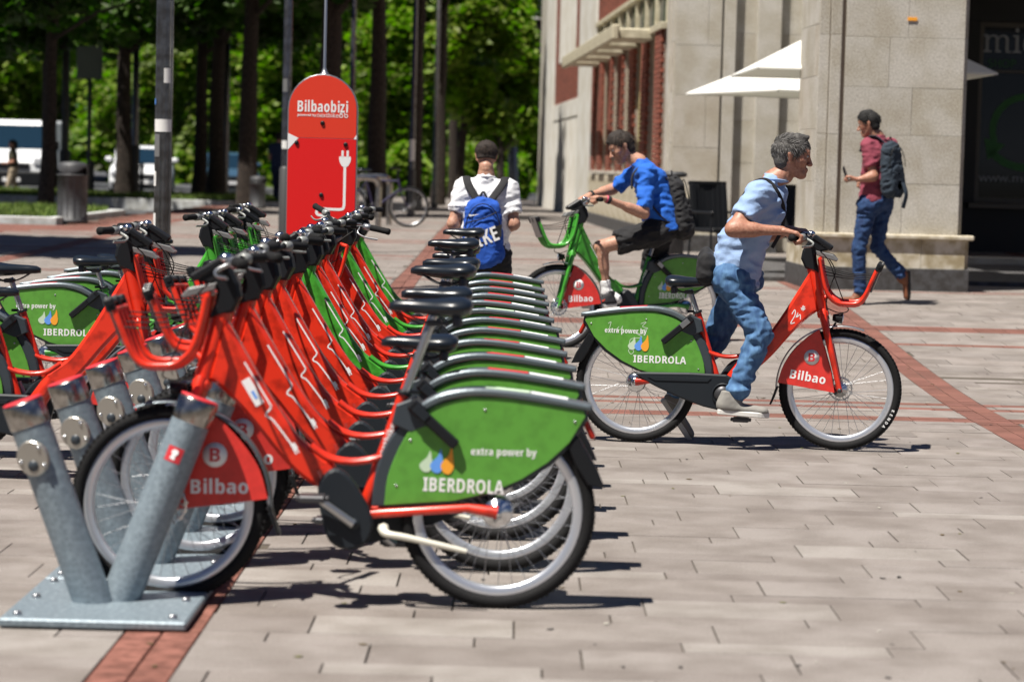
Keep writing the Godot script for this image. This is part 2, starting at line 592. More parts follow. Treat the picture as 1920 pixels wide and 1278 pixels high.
func build_ground():
	var far = MB.new()
	for w in [[60.0, 0.0], [0.0, -30.0], [-30.0, -60.0], [-60.0, -160.0], [-160.0, -500.0]]:
		far.q(Vector3(-400, -0.5 if w[0] > -20 else -0.05, w[0]), Vector3(-400, -0.05 if w[1] < -20 else -0.5, w[1]), Vector3(400, -0.05 if w[1] < -20 else -0.5, w[1]), Vector3(400, -0.5 if w[0] > -20 else -0.05, w[0]))
	struct("ground", far.done(), mats.soil)
	var road = MB.new()
	road.box(Vector3(-20, 0.2, -115), Vector3(150, 0.2, 150))
	struct("road", road.done(), mats.asphalt)
	var rm = MB.new()
	for i in 8:
		rm.q(Vector3(-19.0 - i * 4.0, 0.304, -61.8), Vector3(-19.0 - i * 4.0, 0.304, -62.0), Vector3(-17.0 - i * 4.0, 0.304, -62.0), Vector3(-17.0 - i * 4.0, 0.304, -61.8))
	struct("road_marking", rm.done(), mats.road_white)
	# bed of the paving: one sheet that follows the rise of the plaza
	var bed = MB.new()
	bed.smooth(1)
	var zs = [8.0, 0.0, -8.0, -16.0, -19.0, -21.0, -23.0, -26.0, -30.0, -37.0, -40.0, -76.0]
	for i in zs.size() - 1:
		var y0 = H(zs[i]) - 0.012
		var y1 = H(zs[i + 1]) - 0.012
		var xl = -60.0 if zs[i] > -37.0 else -7.0
		bed.q(Vector3(xl, y0, zs[i]), Vector3(xl, y1, zs[i + 1]), Vector3(40, y1, zs[i + 1]), Vector3(40, y0, zs[i]))
	struct("paving_bed", bed.done(), mats.joint)
	build_paving()
	build_islands()
	# dry leaf scraps and crumbs lying on the slabs
	var r = RandomNumberGenerator.new()
	r.seed = 61
	var bit = MB.new()
	bit.prism([Vector2(-0.012, 0.0), Vector2(-0.002, -0.007), Vector2(0.012, -0.001), Vector2(0.003, 0.008)], 0.0, 0.002, 0.0, Transform3D(Basis(Vector3(1, 0, 0), Vector3(0, 0, -1), Vector3(0, 1, 0)), Vector3.ZERO))
	var mm = MultiMesh.new()
	mm.transform_format = MultiMesh.TRANSFORM_3D
	mm.use_colors = true
	mm.mesh = bit.done()
	mm.instance_count = 160
	for i in 160:
		var z = -6.6 - 17.0 * pow(r.randf(), 1.3)
		var x = r.randf_range(-0.22, 0.22) * -z
		mm.set_instance_transform(i, Transform3D(Basis(Vector3.UP, r.randf() * TAU).scaled(Vector3.ONE * r.randf_range(0.5, 1.4)), Vector3(x, H(z) + 0.002, z)))
		mm.set_instance_color(i, [Color(0.10, 0.07, 0.03), Color(0.06, 0.055, 0.05), Color(0.12, 0.12, 0.03), Color(0.4, 0.38, 0.33)][r.randi() % 4])
	var lt = MultiMeshInstance3D.new()
	lt.name = "leaf_litter"
	lt.multimesh = mm
	var lm = mat("litter", Color.WHITE, 0.9)
	lm.vertex_color_use_as_albedo = true
	lt.material_override = lm
	lt.set_meta("kind", "stuff")
	tag(lt, "scattered dry leaf scraps and crumbs lying on the plaza paving", "litter")
	add_child(lt)

func cut(x0: float, x1: float, z: float) -> Array:
	var segs = [[x0, x1]]
	for b in BANDS:
		var nxt = []
		for s in segs:
			if b[1] <= s[0] or b[0] >= s[1]:
				nxt.append(s)
				continue
			if b[0] > s[0]:
				nxt.append([s[0], b[0]])
			if b[1] < s[1]:
				nxt.append([b[1], s[1]])
		segs = nxt
	return segs.filter(func(s): return s[1] - s[0] > 0.05)

func build_paving():
	var root = Node3D.new()
	root.name = "plaza_paving"
	root.set_meta("kind", "structure")
	add_child(root)
	var pieces = []   # [distance, x0, x1, z0, z1, brick]
	var z = -6.3
	var row = 0
	var r = RandomNumberGenerator.new()
	r.seed = 11
	while z > -74.0:
		var depth = 0.30 if row % 2 == 0 else 0.15
		var d = -z
		var brick_row = false
		for c in CROSS:
			if d <= c and d + depth > c:
				brick_row = true
		var half = d * 0.2119 * 1.12 + 0.9
		if brick_row:
			depth = 0.125
		if d > 45.0:
			depth *= 1.0
		var step = 0.66
		var lo = -half
		var left_end = -60.0 if d < 37.0 else -7.0
		if brick_row:
			for k in 1:
				var x = floorf(lo / 0.25) * 0.25 + 0.12 * k
				while x < half:
					if x > left_end:
						for s in cut(x, x + 0.25, z):
							pieces.append([d, s[0], s[1], z - 0.125 * k, z - 0.125 * (k + 1), true])
					x += 0.25
		else:
			var off = fmod(row * 0.225 + (0.0 if row % 2 == 0 else 0.1), step)
			var x = floorf(lo / step) * step + off - step
			while x < half:
				if x > left_end and not (x < -6.4 and d > 33.0):
					for s in cut(x, x + step, z):
						pieces.append([d, s[0], s[1], z, z - depth, false])
				elif x > left_end and x < -6.4 and d > 33.0:
					for s in cut(x, x + step, z):
						pieces.append([d, s[0], s[1], z, z - depth, d > 35.0 or x < -9.0 + (d - 33.0)])
				x += step
		# bricks of the lengthwise bands
		for b in BANDS:
			if absf(b[0]) < half:
				pieces.append([d, b[0], (b[0] + b[1]) * 0.5, z, z - depth, true])
				pieces.append([d, (b[0] + b[1]) * 0.5, b[1], z, z - depth, true])
		z -= depth
		row += 1
	var rest = MB.new()
	var count = 0
	for p in pieces:
		var g = 0.0045
		var sx: float = p[2] - p[1] - 0.0065
		var sz: float = p[3] - p[4] - (0.0045 if p[5] else 0.002)
		var zc: float = (p[3] + p[4]) * 0.5
		var top: float = r.randf_range(-0.0015, 0.0015)
		if count < 300 and absf((p[1] + p[2]) * 0.5) < p[0] * 0.2119 + 0.5 and p[0] > 6.6:
			var mb = MB.new()
			mb.cbox(Vector3(0, 0, 0), Vector3(sx, 0.05, sz), 0.003 if p[5] else 0.0012)
			var m: Material = mats.red_brick_paver if p[5] else mats["paving_%d" % r.randi_range(0, 5)]
			var o = part("brick" if p[5] else "paving_slab", mb.done(), m, root, Transform3D(Basis.IDENTITY, Vector3((p[1] + p[2]) * 0.5, top - 0.025, zc)))
			count += 1
		else:
			var y0 = H(p[3]) + top
			var y1 = H(p[4]) + top
			var k = r.randf_range(0.86, 1.12)
			if p[5]:
				rest.color(Color(0.26 * k, 0.112 * k, 0.085 * k))
			else:
				rest.color(Color(0.315 * k, 0.284 * k, 0.262 * k))
			g = 0.006
			var gz = 0.004 if p[5] else 0.002
			var a = Vector3(p[1] + g * 0.5, y0, p[3] - gz * 0.5)
			var b = Vector3(p[1] + g * 0.5, y1, p[4] + gz * 0.5)
			var c = Vector3(p[2] - g * 0.5, y1, p[4] + gz * 0.5)
			var e = Vector3(p[2] - g * 0.5, y0, p[3] - gz * 0.5)
			var dn = Vector3(0, -0.03, 0)
			rest.q(a, b, c, e)
			rest.q(e, e + dn, a + dn, a)
			rest.q(a, a + dn, b + dn, b)
			rest.q(c, c + dn, e + dn, e)
	var o = part("paving_stones", rest.done(), mats.paving_rest, root)
	o.set_meta("kind", "stuff")

func build_islands():
	var blades = []
	var r = RandomNumberGenerator.new()
	r.seed = 5
	for isl in [[-30.0, -7.05, -37.2, -43.6, 0.50, "near"], [-13.0, -5.2, -54.3, -61.5, 0.52, "far"]]:
		var mb = MB.new()
		mb.box(Vector3((isl[0] + isl[1]) / 2, isl[4] - 0.15, (isl[2] + isl[3]) / 2), Vector3(isl[1] - isl[0] - 0.3, 0.3, isl[2] - isl[3] - 0.3))
		struct("planting_bed", mb.done(), mats.soil)
		var kerb = Node3D.new()
		kerb.name = numbered("kerb")
		kerb.set_meta("kind", "structure")
		add_child(kerb)
		var x = isl[0]
		while x < isl[1] - 0.1:
			var w = minf(1.0, isl[1] - x)
			for zz in [isl[2], isl[3]]:
				var k = MB.new()
				k.cbox(Vector3.ZERO, Vector3(w - 0.01, 0.34, 0.16), 0.012)
				part("kerb_stone", k.done(), mats.kerb_stone, kerb, Transform3D(Basis.IDENTITY, Vector3(x + w / 2, isl[4] - 0.13, zz - 0.08)))
			x += 1.0
		var z = isl[2] - 0.17
		while z > isl[3] + 0.2:
			var w = minf(1.0, z - isl[3])
			var k = MB.new()
			k.cbox(Vector3.ZERO, Vector3(0.16, 0.34, w - 0.01), 0.012)
			part("kerb_stone", k.done(), mats.kerb_stone, kerb, Transform3D(Basis.IDENTITY, Vector3(isl[1] - 0.08, isl[4] - 0.13, z - w / 2)))
			z -= 1.0
		for i in 5200:
			var p = Vector3(r.randf_range(maxf(isl[0], -14.0), isl[1] - 0.2), isl[4], r.randf_range(isl[3] + 0.2, isl[2] - 0.2))
			blades.append(p)
	var tuft = MB.new()
	for i in 7:
		var a = TAU * i / 7.0
		var d = Vector3(cos(a), 0, sin(a))
		var s = Vector3(-d.z, 0, d.x) * 0.012
		tuft.t(d * 0.01 - s, d * (0.05 + 0.02 * (i % 3)) + Vector3(0, 0.07 + 0.02 * (i % 4), 0), d * 0.01 + s)
	var mm = MultiMesh.new()
	mm.transform_format = MultiMesh.TRANSFORM_3D
	mm.use_colors = true
	mm.mesh = tuft.done()
	mm.instance_count = blades.size()
	for i in blades.size():
		mm.set_instance_transform(i, Transform3D(Basis(Vector3.UP, r.randf() * TAU).scaled(Vector3.ONE * r.randf_range(0.7, 1.5)), blades[i]))
		var k = r.randf_range(0.6, 1.3)
		mm.set_instance_color(i, Color(k * r.randf_range(0.9, 1.25), k, k * 0.9))
	var g = MultiMeshInstance3D.new()
	g.name = "grass"
	g.multimesh = mm
	g.material_override = mats.grass_blade
	g.set_meta("kind", "stuff")
	tag(g, "short grass growing in the kerbed beds under the trees", "grass")
	add_child(g)

# ---------------------------------------------------------------- building
func slabs(parent: Node, o: Vector3, u: Vector3, w: float, y0: float, y1: float, sw: float, sh: float, n: Vector3, seed_: int, key := "stone_"):
	var r = RandomNumberGenerator.new()
	r.seed = seed_
	var y = y0
	var row = 0
	while y < y1 - 0.05:
		var hgt = minf(sh * r.randf_range(0.92, 1.08), y1 - y)
		if y1 - y - hgt < 0.12:
			hgt = y1 - y
		var x = 0.0
		var first = true
		while x < w - 0.02:
			var wid = sw * (r.randf_range(0.5, 0.75) if first and row % 2 == 1 else r.randf_range(0.92, 1.1))
			if w - x - wid < 0.15:
				wid = w - x
			first = false
			var mb = MB.new()
			mb.cbox(Vector3.ZERO, Vector3(wid - 0.004, hgt - 0.004, 0.04), 0.002)
			var b = Basis(u, Vector3.UP, n)
			var m: Material = mats[key] if mats.has(key) else mats[key + str(r.randi_range(0, 3))]
			part("stone_slab", mb.done(), m, parent, Transform3D(b, o + u * (x + wid / 2) + Vector3.UP * (y + hgt / 2) + n * r.randf_range(0.019, 0.022)))
			x += wid
		y += hgt
		row += 1

func brickwork(mb: MB, o: Vector3, u: Vector3, w: float, y0: float, y1: float, n: Vector3, r: RandomNumberGenerator):
	var y = y0
	var row = 0
	while y < y1 - 0.02:
		var x = -0.125 if row % 2 else 0.0
		while x < w:
			var a = maxf(x, 0.0)
			var b = minf(x + 0.24, w)
			if b - a > 0.03:
				var k = r.randf_range(0.75, 1.15)
				mb.color(Color(0.29 * k, 0.083 * k, 0.050 * k))
				mb.box(o + u * (a + b) / 2 + Vector3(0, y + 0.031, 0) + n * r.randf_range(0.0, 0.004), Vector3(b - a, 0.062, 0.05), Basis(u, Vector3.UP, n))
			x += 0.25
		y += 0.072
		row += 1

func build_building():
	var bd = thing("plaza_building", "pale stone and red brick building with canopy and arcade at right", "building", Vector3(3.09, 0, -25.0), 0.049)
	var B = func(called: String, x0: float, x1: float, y0: float, y1: float, d0: float, d1: float, m: Material, e := 0.006, par = null):
		var mb = MB.new()
		mb.cbox(Vector3.ZERO, Vector3(x1 - x0, y1 - y0, d1 - d0), e)
		return part(called, mb.done(), m, par if par else bd, Transform3D(Basis.IDENTITY, Vector3((x0 + x1) / 2, (y0 + y1) / 2, -(d0 + d1) / 2)))
	var X = Vector3.RIGHT
	var Z = Vector3(0, 0, 1)
	# corner pillar with facing slabs, plinth and skirting
	var p = B.call("corner_pillar", 0.04, 1.51, 0.3, 6.0, 0.04, 1.2, mats.mortar)
	slabs(p, Vector3(-0.505, -3.15, 0.58), X, 1.24, 0.87, 6.0, 0.66, 0.52, Z, 4)
	for w in [[0.0, 0.105, 0.015], [0.115, 0.225, 0.045]]:
		for k in 5:
			B.call("corner_strip", w[0], w[1], 0.9 + k * 1.02, 0.9 + k * 1.02 + 1.015, 0.04 - w[2], 0.06, mats["stone_%d" % (k % 4)], 0.003)
	slabs(p, Vector3(-0.735, -3.15, -0.56), Z, 1.14, 0.87, 6.0, 0.57, 0.52, -X, 6)
	slabs(p, Vector3(0.735, -3.15, 0.58), -Z, 1.16, 0.87, 6.0, 0.58, 0.52, X, 8)
	var pl = B.call("plinth", -0.02, 1.58, 0.2, 0.855, -0.02, 1.3, mats.mortar)
	slabs(pl, Vector3(-0.80, -0.5275, 0.66), X, 1.60, 0.37, 0.855, 0.58, 0.5, Z, 12, "plinth_stone")
	slabs(pl, Vector3(-0.80, -0.5275, -0.66), Z, 1.32, 0.37, 0.855, 0.66, 0.5, -X, 13, "plinth_stone")
	slabs(pl, Vector3(0.80, -0.5275, 0.66), -Z, 1.32, 0.37, 0.855, 0.66, 0.5, X, 14, "plinth_stone")
	B.call("skirting", -0.065, 1.625, 0.15, 0.555, -0.075, 1.36, mats.skirting_stone)
	B.call("ledge", -0.10, 1.66, 0.855, 0.905, -0.11, 1.40, mats.plinth_stone, 0.012)
	var pq = B.call("poster", 0.90, 1.0, 3.10, 3.135, -0.012, -0.006, mats.orange_print, 0.001)
	# arcade behind: floor, back wall with pilasters, roof with two open slots
	B.call("arcade_floor", -0.4, 9.0, 0.2, 0.375, 1.4, 13.2, mats.porch_floor)
	B.call("step", 1.8, 9.0, 0.2, 0.46, 6.6, 7.1, mats.stone_1)
	var bw = B.call("back_wall", -0.5, 3.55, 0.3, 5.0, 8.72, 9.12, mats.mortar)
	slabs(bw, Vector3(-2.025, -2.65, 0.2), X, 4.05, 0.4, 5.0, 0.9, 0.6, Z, 21)
	for w in [[0.15, 0.32], [0.62, 0.95], [1.25, 1.45], [1.75, 2.05]]:
		var pp = B.call("pilaster", w[0], w[1], 0.375, 5.0, 8.56, 8.68, mats.stone_1)
		B.call("skirting", w[0] - 0.02, w[1] + 0.02, 0.376, 0.8, 8.52, 8.679, mats.skirting_stone)
	B.call("roof_slab", 1.5, 9.0, 4.3, 4.6, 0.1, 2.5, mats.roughcast)
	B.call("roof_slab", 1.5, 9.0, 4.3, 4.6, 3.2, 6.2, mats.roughcast)
	B.call("roof_slab", 1.5, 9.0, 4.3, 4.6, 6.9, 14.0, mats.roughcast)
	# shop front
	B.call("shop_wall", 3.56, 9.0, 0.376, 1.14, 10.6, 11.0, mats.black_stone)
	B.call("shop_wall", 3.56, 9.0, 3.80, 4.3, 10.6, 11.0, mats.black_stone)
	B.call("shop_wall", 3.56, 4.22, 1.14, 3.80, 10.6, 11.0, mats.black_stone)
	B.call("shop_wall", 3.45, 3.55, 0.376, 4.3, 9.61, 10.6, mats.black_stone)
	var sw = B.call("shop_window", 4.22, 9.0, 1.14, 3.80, 10.75, 10.78, mats.dark_glass, 0.002)
	for w in [[4.22, 4.30, 1.14, 3.80], [4.30, 9.0, 1.14, 1.22], [4.30, 9.0, 3.73, 3.80], [4.30, 9.0, 3.06, 3.10], [6.6, 6.67, 1.22, 3.06]]:
		var f = MB.new()
		f.cbox(Vector3.ZERO, Vector3(w[1] - w[0], w[3] - w[2], 0.06), 0.005)
		part("frame", f.done(), mats.shop_frame, sw, Transform3D(Basis.IDENTITY, Vector3((w[0] + w[1]) / 2 - 6.61, (w[2] + w[3]) / 2 - 2.47, 0.03)))
	fit_text(sw, "mic", 0.80, 0.36, Vector3(-1.92, 1.07, 0.03), 1.0, mats.shop_letter, 0.0, false, true)
	fit_text(sw, "SHOP", 0.42, 0.12, Vector3(-2.02, 0.73, 0.03), 1.0, mats.green_print, 0.0, false)
	fit_text(sw, "www.mic", 0.80, 0.11, Vector3(-1.90, -0.96, 0.03), 1.0, mats.shop_letter, 0.0, false)
	var arc = MB.new()
	var pts = []
	for i in 15:
		pts.append(Vector2.from_angle(deg_to_rad(200.0 - i * 13.0)) * 0.5)
	ribbon(arc, pts, 0.10, 0.0, 0.003)
	pts = []
	for i in 9:
		pts.append(Vector2.from_angle(deg_to_rad(215.0 + i * 11.0)) * Vector2(0.62, 0.55))
	ribbon(arc, pts, 0.11, 0.0, 0.003)
	arc.t(Vector3(-0.62, -0.12, 0.003), Vector3(-0.30, -0.22, 0.003), Vector3(-0.56, -0.45, 0.003))
	part("arrow_emblem", arc.done(), mats.green_print, sw, Transform3D(Basis.IDENTITY, Vector3(-1.62, -0.25, 0.02)))
	B.call("sill", 4.1, 9.0, 1.06, 1.135, 10.45, 10.75, mats.shop_frame)
	# pier where the brick part begins
	var pr = B.call("stone_pier", -0.5, 0.1, 0.3, 7.0, 8.6, 9.15, mats.mortar)
	slabs(pr, Vector3(-0.32, -3.65, 0.275), X, 0.64, 1.15, 7.0, 0.64, 0.7, Z, 31)
	slabs(pr, Vector3(-0.30, -3.65, -0.275), Z, 0.55, 1.15, 7.0, 0.58, 0.7, -X, 32)
	B.call("plinth", -0.56, 0.12, 0.2, 1.10, 8.5, 9.2, mats.plinth_stone)
	B.call("ledge", -0.60, 0.14, 1.10, 1.16, 8.45, 9.25, mats.plinth_stone)
	B.call("skirting", -0.60, 0.14, 0.2, 0.62, 8.46, 9.22, mats.skirting_stone)
	B.call("cornice_strip", -0.56, -0.50, 1.2, 7.0, 8.9, 9.3, mats.stone_1)
	# brick bay
	var bay = B.call("brick_bay", -0.45, 0.5, 0.3, 8.0, 9.6, 22.0, mats.mortar)
	var r = RandomNumberGenerator.new()
	r.seed = 77
	var bm = MB.new()
	var d = 9.62
	var cx = 0.025
	var mid = 15.8
	# openings: window k from a to b in depth
	var piers = [[9.62, 10.5], [11.6, 12.5], [13.6, 14.5], [15.6, 16.5], [17.6, 18.5], [19.6, 20.4], [21.3, 21.98]]
	for w in piers:
		B.call("pier", -0.56, -0.45, 1.45, 3.5, w[0] + 0.002, w[1] - 0.002, mats.mortar)
		brickwork(bm, Vector3(-0.575, 0, -w[1]), Z, w[1] - w[0], 1.45, 3.5, -X, r)
	brickwork(bm, Vector3(-0.475, 0, -21.98), Z, 12.36, 4.25, 7.6, -X, r)
	var o = part("brick_courses", bm.done(), mats.wall_brick, bd)
	o.set_meta("kind", "stuff")
	for i in 6:
		var a = piers[i][1]
		var b = piers[i + 1][0]
		var win = B.call("window", -0.462, -0.455, 1.5, 3.5, a, b, mats.window_glass, 0.001)
		for k in 4:
			var z = lerpf(a + 0.05, b - 0.05, k / 3.0)
			var f = MB.new()
			f.cbox(Vector3.ZERO, Vector3(0.06, 2.0, 0.07 if k % 3 == 0 else 0.14), 0.004)
			part("frame", f.done(), mats.yellow_frame if i % 3 == 1 else mats.cream_frame, win, Transform3D(Basis.IDENTITY, Vector3(-0.02, 0, -(z - (a + b) / 2))))
		B.call("sill", -0.66, -0.45, 1.40, 1.46, a - 0.05, b + 0.05, mats.stone_1)
	B.call("base_wall", -0.61, -0.45, 0.3, 1.38, 9.4, 22.0, mats.plinth_stone)
	B.call("skirting", -0.64, -0.45, 0.3, 0.66, 9.42, 22.0, mats.skirting_stone)
	# clerestory band with mullions, and the canopy of concrete louvres
	B.call("clerestory_glass", -0.47, -0.455, 3.62, 4.2, 9.62, 21.9, mats.car_glass, 0.001)
	for k in 9:
		B.call("mullion", -0.53, -0.45, 3.6, 4.22, 9.7 + k * 1.5, 9.82 + k * 1.5, mats.cream_frame)
	B.call("lintel", -0.63, -0.45, 3.5, 3.6, 9.5, 22.0, mats.cream_frame)
	B.call("lintel", -0.56, -0.45, 4.2, 4.28, 9.5, 22.0, mats.cream_frame)
	for k in 5:
		B.call("canopy_louvre", -1.12, -0.56, 3.42, 3.58, 11.0 + k * 2.3, 12.1 + k * 2.3, mats.cream_frame, 0.02)
	B.call("canopy_edge", -1.20, -1.10, 3.40, 3.62, 10.8, 21.8, mats.cream_frame, 0.02)
	# rough white pilaster, brick panel with a louvred window, ribbed lower wall, end block
	B.call("rough_pilaster", -0.53, 0.3, 0.3, 8.0, 22.0, 26.5, mats.roughcast, 0.02)
	B.call("panel_wall", -0.42, 0.5, 0.3, 8.0, 26.5, 35.0, mats.mortar)
	var pm = MB.new()
	brickwork(pm, Vector3(-0.445, 0, -34.98), Z, 8.44, 3.0, 3.9, -X, r)
	brickwork(pm, Vector3(-0.445, 0, -28.2), Z, 1.68, 3.9, 7.6, -X, r)
	brickwork(pm, Vector3(-0.445, 0, -34.98), Z, 1.5, 3.9, 7.6, -X, r)
	o = part("brick_courses", pm.done(), mats.wall_brick, bd)
	o.set_meta("kind", "stuff")
	B.call("panel_band", -0.50, -0.40, 2.62, 3.0, 26.5, 35.0, mats.roughcast)
	for k in 9:
		B.call("louvre", -0.50, -0.44, 3.95, 7.6, 28.3 + k * 0.58, 28.3 + k * 0.58 + 0.40, mats.roughcast, 0.02)
	for k in 10:
		B.call("wall_rib", -0.49, -0.40, 0.35, 2.6, 26.7 + k * 0.84, 26.7 + k * 0.84 + 0.62, mats.roughcast, 0.03)
	B.call("rough_pilaster", -0.52, 0.3, 0.3, 8.0, 35.0, 38.2, mats.roughcast, 0.02)
	B.call("end_block", -0.50, 0.5, 0.3, 8.0, 38.2, 41.0, mats.stone_2, 0.02)
	# brick flats far behind
	var fl = thing("apartment_building", "dark red brick flats showing above the trees left of the stone building", "building", Vector3(-1.0, 0.1, -146.0), 0.1)
	var fm = MB.new()
	fm.box(Vector3(0, 11.0, -4), Vector3(18, 22.0, 8))
	part("wall", fm.done(), mat("far_brick", lin(0.10, 0.055, 0.050), 0.9), fl)
	for y in 7:
		for x in 9:
			var wb = MB.new()
			wb.cbox(Vector3.ZERO, Vector3(1.1, 1.3, 0.06), 0.01)
			part("window", wb.done(), mats.window_glass, fl, Transform3D(Basis.IDENTITY, Vector3(-8.0 + x * 2.0, 2.0 + y * 3.0, 0.03)))
			var bb = MB.new()
			bb.cbox(Vector3.ZERO, Vector3(1.3, 0.12, 0.25), 0.01)
			part("sill", bb.done(), mats.roughcast, fl, Transform3D(Basis.IDENTITY, Vector3(-8.0 + x * 2.0, 1.27 + y * 3.0, 0.12)))

# ---------------------------------------------------------------- trees
var leaf_meshes := []
func leaf_clump(sd: int, n: int, size: float) -> ArrayMesh:
	var r = RandomNumberGenerator.new()
	r.seed = sd
	var mb = MB.new()
	for i in n:
		var c = Vector3(r.randf_range(-1, 1), r.randf_range(-1, 1), r.randf_range(-1, 1)) * 0.22
		var b = Basis.from_euler(Vector3(r.randf_range(-0.9, 0.9), r.randf() * TAU, r.randf_range(-0.9, 0.9)))
		var s = size * r.randf_range(0.7, 1.3)
		var k = r.randf_range(0.7, 1.25)
		mb.color(Color(k * r.randf_range(0.9, 1.2), k, k * 0.9))
		var a0 = c + b * Vector3(0, 0, -s)
		var a1 = c + b * Vector3(s * 0.62, s * 0.10, -s * 0.1)
		var a2 = c + b * Vector3(0, -s * 0.05, s)
		var a3 = c + b * Vector3(-s * 0.62, s * 0.10, -s * 0.1)
		mb.t(a0, a1, a2)
		mb.t(a0, a2, a3)
	return mb.done()

func tree(called: String, label: String, at: Vector3, hgt: float, girth: float, crown0: float, rad: float, n: int, m: Material, sd: int, lean := Vector2.ZERO, group := "trees lining the plaza"):
	var t = thing(called, label, "tree", at, 0.0, group)
	var r = RandomNumberGenerator.new()
	r.seed = sd
	var tr = MB.new()
	var pts = []
	var rr = []
	for i in 9:
		var f = i / 8.0
		pts.append(Vector3(lean.x * f + r.randf_range(-0.03, 0.03), hgt * 0.8 * f - 0.1, lean.y * f + r.randf_range(-0.03, 0.03)))
		rr.append(girth * (1.25 if i == 0 else 1.0 - 0.6 * f) * 0.5)
	tr.tube(pts, rr, 12)
	part("trunk", tr.done(), mats.bark, t)
	var blobs = []
	var limbs = MB.new()
	for i in 7:
		var a = TAU * i / 7.0 + r.randf()
		var y0 = lerpf(crown0 * 0.9, hgt * 0.7, i / 7.0)
		var out = Vector3(cos(a), 0, sin(a)) * rad * r.randf_range(0.5, 0.8)
		var s = Vector3(lean.x * y0 / hgt, y0, lean.y * y0 / hgt)
		var e = s + out + Vector3.UP * r.randf_range(0.6, 1.8)
		limbs.tube([s, s.lerp(e, 0.5) + Vector3.UP * 0.15, e], [girth * 0.16, girth * 0.10, girth * 0.04], 6)
	part("limbs", limbs.done(), mats.bark, t)
	for i in 16:
		var y = lerpf(crown0 + 0.3, hgt, (i + r.randf()) / 16.0)
		var f = (y - crown0) / (hgt - crown0)
		var w = rad * sqrt(clampf(1.15 - absf(f - 0.35) * 1.25, 0.05, 1.0))
		var a = r.randf() * TAU
		var q = sqrt(r.randf()) * w * 0.8
		blobs.append([Vector3(cos(a) * q, y, sin(a) * q), r.randf_range(0.6, 1.15) * rad * 0.42, r.randf_range(0.62, 1.25)])
	var mm = MultiMesh.new()
	mm.transform_format = MultiMesh.TRANSFORM_3D
	mm.use_colors = true
	mm.mesh = leaf_meshes[sd % leaf_meshes.size()]
	mm.instance_count = n
	for i in n:
		var b = blobs[r.randi() % blobs.size()]
		var v = Vector3(r.randfn(), r.randfn() * 0.8, r.randfn()).normalized() * b[1] * pow(r.randf(), 0.45)
		var pos: Vector3 = b[0] + v
		if pos.y < crown0:
			pos.y = crown0 + r.randf() * 0.4
		mm.set_instance_transform(i, Transform3D(Basis(Vector3.UP, r.randf() * TAU).scaled(Vector3.ONE * r.randf_range(0.75, 1.3)), pos))
		var k: float = r.randf_range(0.8, 1.2) * b[2]
		mm.set_instance_color(i, Color(k * 1.04, k, k * 0.9))
	var c = MultiMeshInstance3D.new()
	c.name = "crown"
	c.multimesh = mm
	c.material_override = m
	c.set_meta("kind", "stuff")
	t.add_child(c, true)
	return t

